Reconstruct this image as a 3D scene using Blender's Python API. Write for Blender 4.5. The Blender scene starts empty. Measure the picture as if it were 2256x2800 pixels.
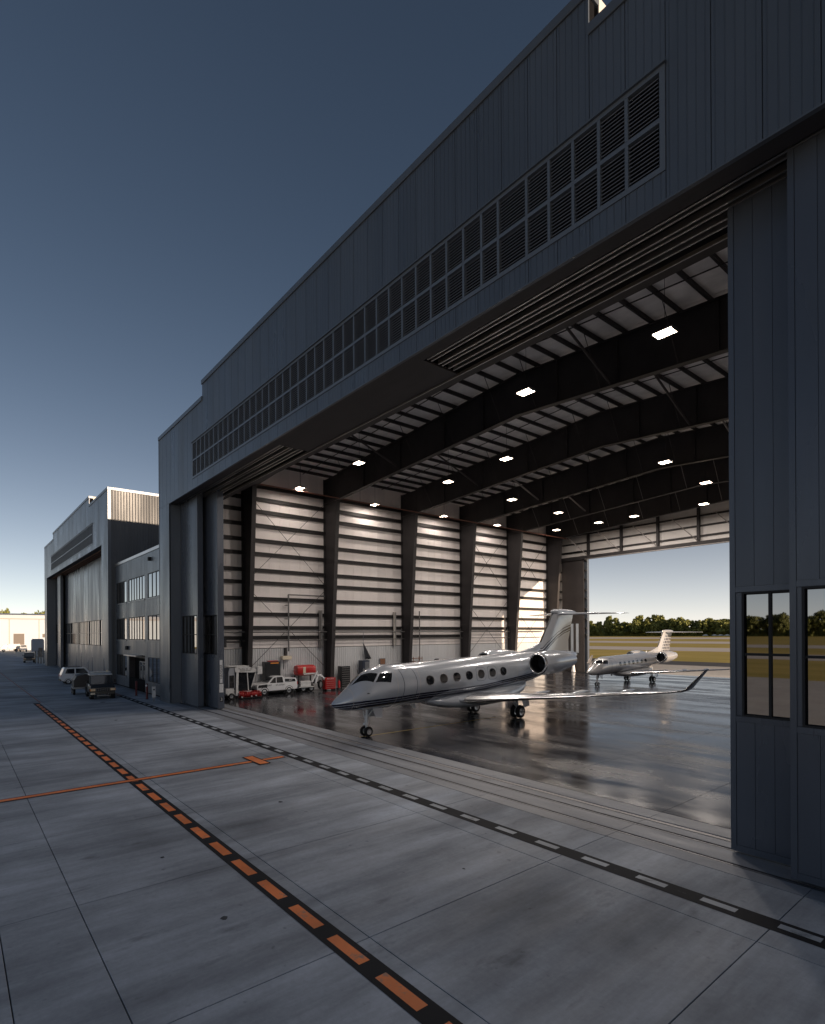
import bpy, bmesh, math, random
import numpy as np
from mathutils import Vector, Matrix
random.seed(7); R=math.radians; PI=math.pi
S=bpy.context.scene; COL=S.collection

# ------------------------------------------------------------------ camera
cd=bpy.data.cameras.new('camera'); cam=bpy.data.objects.new('camera',cd); COL.objects.link(cam)
cd.sensor_fit='HORIZONTAL'; cd.sensor_width=36.0; cd.lens=36.0*1524.54/2256.0
cd.shift_y=333.13/2256.0; cd.clip_start=0.1; cd.clip_end=6000
cam.matrix_world=Matrix.Translation((0,0,5.5))@Matrix.Rotation(R(50.4154),4,'Z')@Matrix.Rotation(R(90),4,'X')@Matrix.Rotation(R(-0.3246),4,'Z')
S.camera=cam
# ------------------------------------------------------------------ sky, sun, exposure
SUN_AZ, SUN_EL = 74.5, 9.85          # azimuth from +Y towards +X, elevation
W=bpy.data.worlds.new('World'); S.world=W; W.use_nodes=True
wn=W.node_tree.nodes; wl=W.node_tree.links
sky=wn.new('ShaderNodeTexSky'); sky.sky_type='NISHITA'; sky.sun_disc=False
sky.sun_elevation=R(SUN_EL); sky.sun_rotation=R(SUN_AZ)
sky.altitude=0; sky.air_density=0.58; sky.dust_density=0.3; sky.ozone_density=0.12
bgn=wn['Background']; bgn.inputs['Strength'].default_value=0.05
# pale haze glow added to the sky colour round the horizon: fades with height, the same in every direction
tcw=wn.new('ShaderNodeTexCoord'); spw=wn.new('ShaderNodeSeparateXYZ'); wl.new(tcw.outputs['Generated'],spw.inputs[0])
mxw=wn.new('ShaderNodeMath'); mxw.operation='MAXIMUM'; mxw.inputs[1].default_value=0.; wl.new(spw.outputs[2],mxw.inputs[0])
mlw=wn.new('ShaderNodeMath'); mlw.operation='MULTIPLY'; mlw.inputs[1].default_value=-9.5; wl.new(mxw.outputs[0],mlw.inputs[0])
exw=wn.new('ShaderNodeMath'); exw.operation='EXPONENT'; wl.new(mlw.outputs[0],exw.inputs[0])
vsw=wn.new('ShaderNodeVectorMath'); vsw.operation='SCALE'; vsw.inputs[0].default_value=(10.6,9.7,10.0); wl.new(exw.outputs[0],vsw.inputs['Scale'])
vaw=wn.new('ShaderNodeVectorMath'); vaw.operation='ADD'; wl.new(sky.outputs[0],vaw.inputs[0]); wl.new(vsw.outputs[0],vaw.inputs[1])
wl.new(vaw.outputs[0],bgn.inputs['Color'])
ld=bpy.data.lights.new('sun','SUN'); ld.energy=5.0; ld.angle=R(0.55); ld.color=(1.0,0.76,0.54)
sun=bpy.data.objects.new('sun',ld); COL.objects.link(sun); sun.location=(120,80,60)
sd=Vector((math.sin(R(SUN_AZ))*math.cos(R(SUN_EL)),math.cos(R(SUN_AZ))*math.cos(R(SUN_EL)),math.sin(R(SUN_EL))))
sun.rotation_euler=sd.to_track_quat('Z','Y').to_euler()
S.view_settings.view_transform='Standard'; S.view_settings.look='None'
S.view_settings.exposure=0.46; S.view_settings.gamma=1.0; S.view_settings.use_curve_mapping=False
S.render.engine='CYCLES'; S.cycles.use_denoising=True; S.cycles.max_bounces=8; S.cycles.diffuse_bounces=4
S.cycles.sample_clamp_indirect=6.0
LAMP_W=430.0

# ------------------------------------------------------------------ materials
MATS={}
def mat(name,col,rough=.5,metal=0.,spec=.5,coat=0.,var=0.,vscale=(1,1,1),rvar=0.,bump=0.,bscale=40.,rand=0.,emit=None,estr=0.,detail=6.,dark=None):
    """procedural surface: base colour with two octaves of stain, optional relief and per-object variation"""
    m=bpy.data.materials.new(name); MATS[name]=m; m.use_nodes=True
    n=m.node_tree.nodes; l=m.node_tree.links; b=n['Principled BSDF']
    b.inputs['Roughness'].default_value=rough; b.inputs['Metallic'].default_value=metal
    b.inputs['Specular IOR Level'].default_value=spec; b.inputs['Coat Weight'].default_value=coat
    b.inputs['Coat Roughness'].default_value=.06
    c=n.new('ShaderNodeRGB'); c.outputs[0].default_value=(*col,1); out=c.outputs[0]
    if var or rvar or bump:
        g=n.new('ShaderNodeNewGeometry'); mp=n.new('ShaderNodeMapping'); mp.inputs['Scale'].default_value=vscale
        l.new(g.outputs['Position'],mp.inputs[0])
    if var:
        nz=n.new('ShaderNodeTexNoise'); nz.inputs['Scale'].default_value=1.; nz.inputs['Detail'].default_value=detail; nz.inputs['Roughness'].default_value=.62
        l.new(mp.outputs[0],nz.inputs['Vector'])
        mr=n.new('ShaderNodeMapRange'); mr.inputs[1].default_value=.3; mr.inputs[2].default_value=.7; mr.inputs[3].default_value=1-var; mr.inputs[4].default_value=1+var
        l.new(nz.outputs[0],mr.inputs[0])
        mx=n.new('ShaderNodeVectorMath'); mx.operation='SCALE'; l.new(out,mx.inputs[0]); l.new(mr.outputs[0],mx.inputs['Scale']); out=mx.outputs[0]
    if rand:
        oi=n.new('ShaderNodeObjectInfo'); mr=n.new('ShaderNodeMapRange'); mr.inputs[3].default_value=1-rand; mr.inputs[4].default_value=1+rand
        l.new(oi.outputs['Random'],mr.inputs[0]); mx=n.new('ShaderNodeVectorMath'); mx.operation='SCALE'; l.new(out,mx.inputs[0]); l.new(mr.outputs[0],mx.inputs['Scale']); out=mx.outputs[0]
    l.new(out,b.inputs['Base Color'])
    if rvar:
        nz=n.new('ShaderNodeTexNoise'); nz.inputs['Scale'].default_value=.9; nz.inputs['Detail'].default_value=5.; l.new(mp.outputs[0],nz.inputs['Vector'])
        mr=n.new('ShaderNodeMapRange'); mr.inputs[1].default_value=.35; mr.inputs[2].default_value=.65; mr.inputs[3].default_value=max(.02,rough-rvar); mr.inputs[4].default_value=rough+rvar
        l.new(nz.outputs[0],mr.inputs[0]); l.new(mr.outputs[0],b.inputs['Roughness'])
    if bump:
        nz=n.new('ShaderNodeTexNoise'); nz.inputs['Scale'].default_value=bscale; nz.inputs['Detail'].default_value=4.; l.new(g.outputs['Position'],nz.inputs['Vector'])
        bp=n.new('ShaderNodeBump'); bp.inputs['Strength'].default_value=bump; bp.inputs['Distance'].default_value=.02; l.new(nz.outputs[0],bp.inputs['Height']); l.new(bp.outputs[0],b.inputs['Normal'])
    if emit:
        b.inputs['Emission Color'].default_value=(*emit,1); b.inputs['Emission Strength'].default_value=estr
    return m
def ribbed(m,axis,pitch,strength=.35,sharp=.86,dist=.03):
    """adds fine roll-formed ribs to a sheet-metal material (relief only)"""
    n=m.node_tree.nodes; l=m.node_tree.links; b=n['Principled BSDF']
    g=n.new('ShaderNodeNewGeometry'); sp=n.new('ShaderNodeSeparateXYZ'); l.new(g.outputs['Position'],sp.inputs[0])
    mu=n.new('ShaderNodeMath'); mu.operation='DIVIDE'; mu.inputs[1].default_value=pitch; l.new(sp.outputs[axis],mu.inputs[0])
    pp=n.new('ShaderNodeMath'); pp.operation='PINGPONG'; pp.inputs[1].default_value=.5; l.new(mu.outputs[0],pp.inputs[0])
    mr=n.new('ShaderNodeMapRange'); mr.interpolation_type='SMOOTHSTEP'; mr.inputs[1].default_value=sharp*.5; mr.inputs[2].default_value=.5; l.new(pp.outputs[0],mr.inputs[0])
    bp=n.new('ShaderNodeBump'); bp.inputs['Strength'].default_value=strength; bp.inputs['Distance'].default_value=dist
    wv=n.new('ShaderNodeTexNoise'); wv.inputs['Scale'].default_value=.55; wv.inputs['Detail'].default_value=3; l.new(g.outputs['Position'],wv.inputs['Vector'])
    ma=n.new('ShaderNodeMath'); ma.operation='MULTIPLY_ADD'; ma.inputs[1].default_value=.9; l.new(wv.outputs[0],ma.inputs[0]); l.new(mr.outputs[0],ma.inputs[2])
    l.new(ma.outputs[0],bp.inputs['Height']); l.new(bp.outputs[0],b.inputs['Normal'])
    return m
M=MATS
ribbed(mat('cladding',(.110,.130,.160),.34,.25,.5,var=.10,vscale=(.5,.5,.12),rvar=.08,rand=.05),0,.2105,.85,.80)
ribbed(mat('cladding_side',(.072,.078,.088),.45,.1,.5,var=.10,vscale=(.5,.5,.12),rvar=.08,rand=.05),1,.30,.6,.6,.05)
mat('door_skin',(.095,.110,.140),.32,.28,.5,var=.10,vscale=(.6,.6,.12),rvar=.09,rand=.06)
mat('trim',(.120,.138,.165),.36,.25,.5,var=.06,vscale=(1,1,.3))
mat('soffit',(.045,.042,.045),.6,.0,.4,var=.15,vscale=(.6,2,1))
mat('bright_steel',(.52,.50,.49),.34,.9,.5,var=.12,vscale=(.4,3,1))
mat('pale_liner',(.62,.60,.57),.6,0,.4,var=.06,vscale=(.6,.6,.6))
mat('louver_slat',(.17,.17,.185),.45,.3,.5,rand=.04)
mat('void',(.006,.006,.007),.9,0,.1)
mat('steel_dark',(.034,.031,.033),.55,.0,.35,var=.22,vscale=(.8,.8,.5),bump=.05,bscale=9)
mat('steel_mid',(.045,.040,.041),.5,.0,.4,var=.2,vscale=(.7,.7,.7))
ribbed(mat('liner',(.80,.75,.735),.45,.0,.45,var=.07,vscale=(.3,.5,.08),rand=.05),1,.16,.28,.72)
ribbed(mat('wainscot',(.68,.69,.71),.36,.15,.5,var=.07,vscale=(.3,.6,.2),rand=.04),1,.235,.9,.55,.06)
ribbed(mat('liner_rear',(.78,.75,.73),.45,.0,.45,var=.06,vscale=(.5,.3,.1),rand=.04),0,.16,.28,.72)
mat('roof_insul',(.86,.84,.84),.55,.0,.35,var=.16,vscale=(.5,.9,.5),bump=.25,bscale=1.4,rand=.04)
mat('girt_steel',(.016,.014,.015),.55,0,.35,var=.2,vscale=(.8,.8,.5))
mat('brace',(.30,.28,.27),.45,.5,.5)
mat('pipe_red',(.20,.085,.06),.5,.1,.5,var=.15)
mat('pipe_grey',(.16,.155,.155),.45,.3,.5)
mat('glass_dark',(.012,.014,.018),.03,.0,.9,coat=.3)
mat('mirror_glass',(.30,.31,.33),.015,1.,.9)
mat('rubber',(.012,.012,.013),.75,0,.3,bump=.1,bscale=60)
mat('rim',(.55,.55,.56),.3,.8,.5)
mat('white_paint',(.74,.75,.77),.30,.0,.5,coat=.4,var=.05,vscale=(3,3,3))
mat('grimy_white',(.66,.66,.66),.42,.0,.5,var=.16,vscale=(5,5,5))
mat('black_paint',(.016,.018,.021),.28,.0,.5,coat=.4,var=.15,vscale=(3,3,3))
mat('black_plastic',(.018,.018,.02),.6,0,.35)
mat('red_paint',(.46,.022,.022),.30,.0,.5,coat=.3,var=.10,vscale=(3,3,3))
mat('red_bristle',(.36,.03,.03),.8,0,.2,var=.5,vscale=(22,22,22))
mat('red_post',(.12,.022,.022),.5,0,.4,var=.2,vscale=(3,3,3))
mat('orange_light',(.85,.30,.05),.3,0,.5)
mat('head_lamp',(.85,.62,.40),.25,0,.5)
mat('worn_rail',(.30,.29,.29),.5,.5,.5,var=.2,vscale=(.4,3,1))
mat('steel_grey',(.20,.21,.23),.4,.5,.5,var=.12,vscale=(2,2,2))
mat('blue_black',(.025,.035,.06),.35,0,.5)
mat('yellow_paint',(.62,.44,.10),.5,0,.4,var=.2,vscale=(4,4,4))
mat('cream',(.70,.62,.48),.5,0,.4,var=.08)
mat('brown',(.24,.12,.07),.6,0,.3,var=.3,vscale=(6,6,6))
mat('tarp',(.02,.022,.03),.55,0,.4,bump=.5,bscale=7)
mat('ink',(.02,.02,.025),.6,0,.3)
mat('louver_trim',(.150,.172,.205),.4,.2,.5)
mat('far_white',(.50,.56,.63),.6,0,.3,var=.04,vscale=(.1,.1,.1))
mat('far_trim',(.46,.40,.35),.6,0,.3)
mat('far_roof',(.36,.38,.42),.5,.2,.4)
mat('far_grey',(.36,.38,.42),.6,0,.3)
mat('far_door',(.17,.145,.13),.6,0,.3)
mat('bark',(.09,.065,.045),.85,0,.2)
mat('leaf',(.22,.23,.065),.6,0,.3,var=.45,vscale=(.35,.35,.35),detail=3.)
mat('leaf_dry',(.125,.135,.040),.6,0,.3,var=.4,vscale=(.3,.3,.3),detail=3.)
mat('jet_chrome',(.55,.56,.58),.24,.95,.5)
mat('jet_dark',(.012,.012,.014),.45,.2,.5)
mat('fan_metal',(.045,.045,.05),.35,.8,.5)
mat('gear_white',(.62,.63,.64),.35,.1,.5)
mat('jet_black',(.020,.022,.030),.22,.3,.5,coat=.3)
mat('fabric_person',(.02,.02,.024),.8)

def paint_mat(name,col,worn,rough=.5,chip=.58):
    """road paint: the paint film wears through to concrete in patches of its own"""
    m=mat(name,col,rough,0,.25); n=m.node_tree.nodes; l=m.node_tree.links; b=n['Principled BSDF']
    g=n.new('ShaderNodeNewGeometry'); nz=n.new('ShaderNodeTexNoise'); nz.inputs['Scale'].default_value=2.3; nz.inputs['Detail'].default_value=9; nz.inputs['Roughness'].default_value=.7
    l.new(g.outputs['Position'],nz.inputs['Vector'])
    mr=n.new('ShaderNodeMapRange'); mr.inputs[1].default_value=chip; mr.inputs[2].default_value=chip+.12; l.new(nz.outputs[0],mr.inputs[0])
    nz2=n.new('ShaderNodeTexNoise'); nz2.inputs['Scale'].default_value=.8; nz2.inputs['Detail'].default_value=5; l.new(g.outputs['Position'],nz2.inputs['Vector'])
    m2=n.new('ShaderNodeMapRange'); m2.inputs[1].default_value=.3; m2.inputs[2].default_value=.7; m2.inputs[3].default_value=.78; m2.inputs[4].default_value=1.15; l.new(nz2.outputs[0],m2.inputs[0])
    sc=n.new('ShaderNodeVectorMath'); sc.operation='SCALE'; sc.inputs[0].default_value=col; l.new(m2.outputs[0],sc.inputs['Scale'])
    mx=n.new('ShaderNodeMix'); mx.data_type='RGBA'; l.new(mr.outputs[0],mx.inputs[0]); l.new(sc.outputs[0],mx.inputs[6]); mx.inputs[7].default_value=(*worn,1)
    l.new(mx.outputs[2],b.inputs['Base Color']); return m
paint_mat('orange_paint',(.90,.25,.075),(.36,.24,.18),.6,.545)
paint_mat('black_marking',(.010,.012,.017),(.10,.11,.125),.8,.62)
paint_mat('pale_marking',(.40,.43,.47),(.20,.22,.24),.55,.54)
paint_mat('red_marking',(.26,.09,.07),(.15,.12,.11),.55,.55)

def concrete(name,base,rough,rlo,rhi,stx,sty,contrast,spots=True,spec=.5,dk=.45):
    m=bpy.data.materials.new(name); MATS[name]=m; m.use_nodes=True
    n=m.node_tree.nodes; l=m.node_tree.links; b=n['Principled BSDF']; b.inputs['Specular IOR Level'].default_value=spec
    g=n.new('ShaderNodeNewGeometry'); P=g.outputs['Position']
    def noise(scale,detail,vs=None,rg=.6):
        t=n.new('ShaderNodeTexNoise'); t.inputs['Scale'].default_value=scale; t.inputs['Detail'].default_value=detail; t.inputs['Roughness'].default_value=rg
        if vs:
            mp=n.new('ShaderNodeMapping'); mp.inputs['Scale'].default_value=vs; l.new(P,mp.inputs[0]); l.new(mp.outputs[0],t.inputs['Vector'])
        else: l.new(P,t.inputs['Vector'])
        return t.outputs[0]
    def rng(x,a,b_,c,d):
        r=n.new('ShaderNodeMapRange'); r.inputs[1].default_value=a; r.inputs[2].default_value=b_; r.inputs[3].default_value=c; r.inputs[4].default_value=d; l.new(x,r.inputs[0]); return r.outputs[0]
    def mul(a,c):
        t=n.new('ShaderNodeMath'); t.operation='MULTIPLY'; l.new(a,t.inputs[0]); l.new(c,t.inputs[1]); return t.outputs[0]
    big=rng(noise(.16,6,(1,1,1)),.32,.68,1-contrast*.8,1+contrast*.8)
    stk=rng(noise(1.,7,(stx,sty,1),.65),.3,.7,1-contrast,1+contrast)
    fin=mul(rng(noise(9.,8,None,.78),.25,.75,.86,1.14),rng(noise(1.,8,(stx*5,sty*1.6,1),.7),.3,.7,.90,1.08))
    val=mul(mul(big,stk),fin)
    if spots:
        sp=rng(noise(1.35,5,(1,.45,1),.6),.62,.74,1.,dk); val=mul(val,sp)
        sp2=rng(noise(4.3,2,(1,1,1),.4),.71,.78,1.,dk+.1); val=mul(val,sp2)
    oi=n.new('ShaderNodeObjectInfo'); val=mul(val,rng(oi.outputs['Random'],0,1,.93,1.07))
    sc=n.new('ShaderNodeVectorMath'); sc.operation='SCALE'; sc.inputs[0].default_value=base; l.new(val,sc.inputs['Scale']); l.new(sc.outputs[0],b.inputs['Base Color'])
    l.new(rng(noise(1.,6,(stx*.8,sty*.8,1),.6),.34,.66,rlo,rhi),b.inputs['Roughness'])
    bp=n.new('ShaderNodeBump'); bp.inputs['Strength'].default_value=.10; bp.inputs['Distance'].default_value=.006; l.new(noise(26.,5),bp.inputs['Height']); l.new(bp.outputs[0],b.inputs['Normal'])
    return m
concrete('concrete',(.322,.350,.392),.6,.56,.82,.75,.14,.42,spec=.3,dk=.62)
concrete('concrete_apron',(.50,.475,.44),.7,.6,.8,.3,.3,.10,False)
concrete('threshold',(.22,.235,.265),.55,.40,.62,.22,1.2,.20)
concrete('floor_polished',(.032,.033,.040),.2,.05,.34,.16,.62,.5,True,.5)
mat('tar_stain',(.085,.09,.10),.8,0,.2,var=.3,vscale=(4,4,4))
mat('joint_fill',(.03,.033,.04),.8,0,.2)
mat('asphalt',(.075,.075,.08),.8,0,.3,var=.15,vscale=(.2,.2,.2))
mat('taxi_concrete',(.62,.57,.52),.75,0,.3,var=.08,vscale=(.05,.2,1))
def grass_mat():
    m=mat('grass_field',(.13,.125,.03),.9,0,.15); n=m.node_tree.nodes; l=m.node_tree.links; b=n['Principled BSDF']
    g=n.new('ShaderNodeNewGeometry'); mp=n.new('ShaderNodeMapping'); mp.inputs['Scale'].default_value=(.02,.06,1); l.new(g.outputs['Position'],mp.inputs[0])
    nz=n.new('ShaderNodeTexNoise'); nz.inputs['Scale'].default_value=1; nz.inputs['Detail'].default_value=9; nz.inputs['Roughness'].default_value=.7; l.new(mp.outputs[0],nz.inputs['Vector'])
    cr=n.new('ShaderNodeValToRGB'); cr.color_ramp.elements[0].position=.36; cr.color_ramp.elements[0].color=(.33,.28,.06,1); cr.color_ramp.elements[1].position=.64; cr.color_ramp.elements[1].color=(.56,.42,.13,1)
    l.new(nz.outputs[0],cr.inputs[0]); l.new(cr.outputs[0],b.inputs['Base Color'])
grass_mat()

def ramp_curve(n,l,src,pts):
    """piecewise-linear height curve along the aircraft as a chain of map ranges"""
    tot=None
    for (a,za),(b_,zb) in zip(pts[:-1],pts[1:]):
        r=n.new('ShaderNodeMapRange'); r.inputs[1].default_value=a; r.inputs[2].default_value=b_; r.inputs[3].default_value=0; r.inputs[4].default_value=zb-za; l.new(src,r.inputs[0])
        if tot is None: tot=r.outputs[0]
        else:
            ad=n.new('ShaderNodeMath'); l.new(tot,ad.inputs[0]); l.new(r.outputs[0],ad.inputs[1]); tot=ad.outputs[0]
    ad=n.new('ShaderNodeMath'); ad.inputs[1].default_value=pts[0][1]; l.new(tot,ad.inputs[0]); return ad.outputs[0]
def jet_paint(name,col,stripes,pts,stripe_col,rough=.2):
    m=mat(name,col,rough,.25,.5,coat=.7); n=m.node_tree.nodes; l=m.node_tree.links; b=n['Principled BSDF']
    tc=n.new('ShaderNodeTexCoord'); sp=n.new('ShaderNodeSeparateXYZ'); l.new(tc.outputs['Object'],sp.inputs[0])
    nz=n.new('ShaderNodeTexNoise'); nz.inputs['Scale'].default_value=1.1; nz.inputs['Detail'].default_value=4; l.new(tc.outputs['Object'],nz.inputs['Vector'])
    mr=n.new('ShaderNodeMapRange'); mr.inputs[1].default_value=.3; mr.inputs[2].default_value=.7; mr.inputs[3].default_value=.95; mr.inputs[4].default_value=1.04; l.new(nz.outputs[0],mr.inputs[0])
    sc=n.new('ShaderNodeVectorMath'); sc.operation='SCALE'; sc.inputs[0].default_value=col; l.new(mr.outputs[0],sc.inputs['Scale'])
    out=sc.outputs[0]
    if stripes:
        zc=ramp_curve(n,l,sp.outputs[1],pts)
        d=n.new('ShaderNodeMath'); d.operation='SUBTRACT'; l.new(sp.outputs[2],d.inputs[0]); l.new(zc,d.inputs[1])
        tot=None
        for c0,hw in stripes:
            cm=n.new('ShaderNodeMath'); cm.operation='COMPARE'; cm.inputs[1].default_value=c0; cm.inputs[2].default_value=hw; l.new(d.outputs[0],cm.inputs[0])
            if tot is None: tot=cm.outputs[0]
            else:
                ad=n.new('ShaderNodeMath'); ad.use_clamp=True; l.new(tot,ad.inputs[0]); l.new(cm.outputs[0],ad.inputs[1]); tot=ad.outputs[0]
        mx=n.new('ShaderNodeMix'); mx.data_type='RGBA'; l.new(tot,mx.inputs[0]); l.new(out,mx.inputs[6]); mx.inputs[7].default_value=(*stripe_col,1); out=mx.outputs[2]
    l.new(out,b.inputs['Base Color']); return m
STRIPE=[(-2.25,1.72),(-.7,1.84),(1.7,1.92),(2.7,1.98),(5.8,2.02),(8.8,2.10),(10.5,2.26),(14.6,2.60),(18,2.95)]
jet_paint('jet_silver',(.50,.535,.59),[(.13,.05),(-.0,.05),(-.15,.075)],STRIPE,(.010,.014,.045))
jet_paint('jet_plain',(.50,.535,.59),None,None,None)
jet_paint('jet_white',(.42,.42,.43),[(.02,.045)],[(-2.25,1.5),(1.,1.62),(6,1.8),(14.6,2.5)],(.03,.02,.02))
jet_paint('jet_white_plain',(.42,.42,.43),None,None,None)
def fin_grid():
    m=mat('fin_pattern',(.40,.40,.41),.3,.1,.5,coat=.5); n=m.node_tree.nodes; l=m.node_tree.links; b=n['Principled BSDF']
    tc=n.new('ShaderNodeTexCoord'); mp=n.new('ShaderNodeMapping'); mp.inputs['Rotation'].default_value=(0,0,0); l.new(tc.outputs['Object'],mp.inputs[0])
    sp=n.new('ShaderNodeSeparateXYZ'); l.new(mp.outputs[0],sp.inputs[0])
    sh=n.new('ShaderNodeMath'); sh.operation='MULTIPLY_ADD'; sh.inputs[1].default_value=-.62; l.new(sp.outputs[2],sh.inputs[0]); l.new(sp.outputs[1],sh.inputs[2])
    def band(x,p,w):
        a=n.new('ShaderNodeMath'); a.operation='PINGPONG'; a.inputs[1].default_value=p; l.new(x,a.inputs[0])
        c=n.new('ShaderNodeMath'); c.operation='GREATER_THAN'; c.inputs[1].default_value=w; l.new(a.outputs[0],c.inputs[0]); return c.outputs[0]
    a=band(sh.outputs[0],.30,.09); c=band(sp.outputs[2],.22,.06)
    mu=n.new('ShaderNodeMath'); mu.operation='MULTIPLY'; l.new(a,mu.inputs[0]); l.new(c,mu.inputs[1])
    gt=n.new('ShaderNodeMath'); gt.operation='GREATER_THAN'; gt.inputs[1].default_value=14.7; l.new(sh.outputs[0],gt.inputs[0])
    m2=n.new('ShaderNodeMath'); m2.operation='MULTIPLY'; l.new(mu.outputs[0],m2.inputs[0]); l.new(gt.outputs[0],m2.inputs[1])
    mx=n.new('ShaderNodeMix'); mx.data_type='RGBA'; l.new(m2.outputs[0],mx.inputs[0]); mx.inputs[6].default_value=(.40,.40,.41,1); mx.inputs[7].default_value=(.03,.028,.05,1); l.new(mx.outputs[2],b.inputs['Base Color'])
fin_grid()
def fin_stripes():
    m=mat('fin_swoosh',(.56,.585,.63),.2,.25,.5,coat=.7); n=m.node_tree.nodes; l=m.node_tree.links; b=n['Principled BSDF']
    tc=n.new('ShaderNodeTexCoord'); sp=n.new('ShaderNodeSeparateXYZ'); l.new(tc.outputs['Object'],sp.inputs[0])
    zc=ramp_curve(n,l,sp.outputs[1],[(16.6,4.15),(17.6,4.75),(18.6,5.3),(19.6,5.66),(21,5.95)])
    d=n.new('ShaderNodeMath'); d.operation='SUBTRACT'; l.new(sp.outputs[2],d.inputs[0]); l.new(zc,d.inputs[1]); tot=None
    for c0,hw in ((.0,.07),(-.18,.04),(.22,.03)):
        cm=n.new('ShaderNodeMath'); cm.operation='COMPARE'; cm.inputs[1].default_value=c0; cm.inputs[2].default_value=hw; l.new(d.outputs[0],cm.inputs[0])
        if tot is None: tot=cm.outputs[0]
        else:
            ad=n.new('ShaderNodeMath'); ad.use_clamp=True; l.new(tot,ad.inputs[0]); l.new(cm.outputs[0],ad.inputs[1]); tot=ad.outputs[0]
    mx=n.new('ShaderNodeMix'); mx.data_type='RGBA'; l.new(tot,mx.inputs[0]); mx.inputs[6].default_value=(.56,.585,.63,1); mx.inputs[7].default_value=(.016,.02,.045,1); l.new(mx.outputs[2],b.inputs['Base Color'])
fin_stripes()

# ------------------------------------------------------------------ mesh helpers
class MB:
    def __init__(s): s.v=[]; s.f=[]
    def add(s,vs,fs):
        o=len(s.v); s.v+= [tuple(p) for p in vs]; s.f+=[tuple(o+i for i in f) for f in fs]; return s
    def box(s,x0,x1,y0,y1,z0,z1):
        x0,x1=min(x0,x1),max(x0,x1); y0,y1=min(y0,y1),max(y0,y1); z0,z1=min(z0,z1),max(z0,z1)
        return s.add([(x0,y0,z0),(x1,y0,z0),(x1,y1,z0),(x0,y1,z0),(x0,y0,z1),(x1,y0,z1),(x1,y1,z1),(x0,y1,z1)],
              [(3,2,1,0),(4,5,6,7),(0,1,5,4),(1,2,6,5),(2,3,7,6),(3,0,4,7)])
    def cyl(s,p,q,r,n=10,r2=None,cap=True):
        p=Vector(p); q=Vector(q); d=(q-p); r2=r if r2 is None else r2
        a=d.orthogonal().normalized(); b=d.normalized().cross(a)
        vs=[p+(a*math.cos(2*PI*i/n)+b*math.sin(2*PI*i/n))*r for i in range(n)]+[q+(a*math.cos(2*PI*i/n)+b*math.sin(2*PI*i/n))*r2 for i in range(n)]
        fs=[(i,(i+1)%n,n+(i+1)%n,n+i) for i in range(n)]
        if cap: fs+=[tuple(range(n-1,-1,-1)),tuple(range(n,2*n))]
        return s.add(vs,fs)
    def bar(s,p,q,w,h,up=(0,0,1)):
        p=Vector(p); q=Vector(q); d=(q-p).normalized(); u=Vector(up); sx=d.cross(u).normalized(); u=sx.cross(d)
        vs=[]
        for c in (p,q):
            for a,b in ((-1,-1),(1,-1),(1,1),(-1,1)): vs.append(c+sx*a*w/2+u*b*h/2)
        return s.add(vs,[(3,2,1,0),(4,5,6,7),(0,1,5,4),(1,2,6,5),(2,3,7,6),(3,0,4,7)])
    def loft(s,rings,cap0=True,cap1=True,close=True):
        n=len(rings[0]); o=[]; fs=[]
        for r in rings: o+=list(r)
        for k in range(len(rings)-1):
            for i in range(n if close else n-1):
                j=(i+1)%n; fs.append((k*n+i,k*n+j,(k+1)*n+j,(k+1)*n+i))
        if cap0: fs.append(tuple(range(n-1,-1,-1)))
        if cap1: fs.append(tuple((len(rings)-1)*n+i for i in range(n)))
        return s.add(o,fs)
    def lathe(s,c,axis,prof,n=20):
        """prof: (distance along axis, radius)"""
        c=Vector(c); ax=Vector(axis).normalized(); a=ax.orthogonal().normalized(); b=ax.cross(a)
        rings=[[c+ax*t+(a*math.cos(2*PI*i/n)+b*math.sin(2*PI*i/n))*r for i in range(n)] for t,r in prof]
        return s.loft(rings,False,False)
    def prism(s,poly,a,b,plane='yz'):
        """polygon extruded between a and b along the third axis"""
        def P(u,v,w): return {'yz':(w,u,v),'xz':(u,w,v),'xy':(u,v,w)}[plane]
        n=len(poly); vs=[P(u,v,a) for u,v in poly]+[P(u,v,b) for u,v in poly]
        return s.add(vs,[tuple(range(n-1,-1,-1)),tuple(range(n,2*n))]+[(i,(i+1)%n,n+(i+1)%n,n+i) for i in range(n)])
    def mesh(s,name,smooth=None,bevel=0,seg=2,tri=False):
        me=bpy.data.meshes.new(name); me.from_pydata(s.v,[],s.f); 
        bm=bmesh.new(); bm.from_mesh(me)
        bmesh.ops.recalc_face_normals(bm,faces=bm.faces)
        if bevel:
            es=[e for e in bm.edges if len(e.link_faces)==2 and e.calc_face_angle(0)>R(30)]
            bmesh.ops.bevel(bm,geom=es,offset=bevel,segments=seg,affect='EDGES',profile=.7,clamp_overlap=True)
        bm.to_mesh(me); bm.free()
        if smooth is not None:
            me.polygons.foreach_set('use_smooth',[True]*len(me.polygons)); me.set_sharp_from_angle(angle=R(smooth))
        return me
def link(name,me,m,parent=None,loc=(0,0,0),rot=(0,0,0)):
    if m is not None and len(me.materials)==0: me.materials.append(M[m])
    o=bpy.data.objects.new(name,me); COL.objects.link(o); o.location=loc; o.rotation_euler=rot
    if parent is not None: o.parent=parent
    return o
def part(name,mb,m,parent,smooth=None,bevel=0,seg=2,loc=(0,0,0),rot=(0,0,0),label=None):
    o=link(name,mb.mesh(name,smooth,bevel,seg),m,parent,loc,rot)
    if label: o['label']=label
    return o
def tag(o,label,cat,group=None):
    o['label']=label; o['category']=cat
    if group: o['group']=group
    return o
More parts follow.
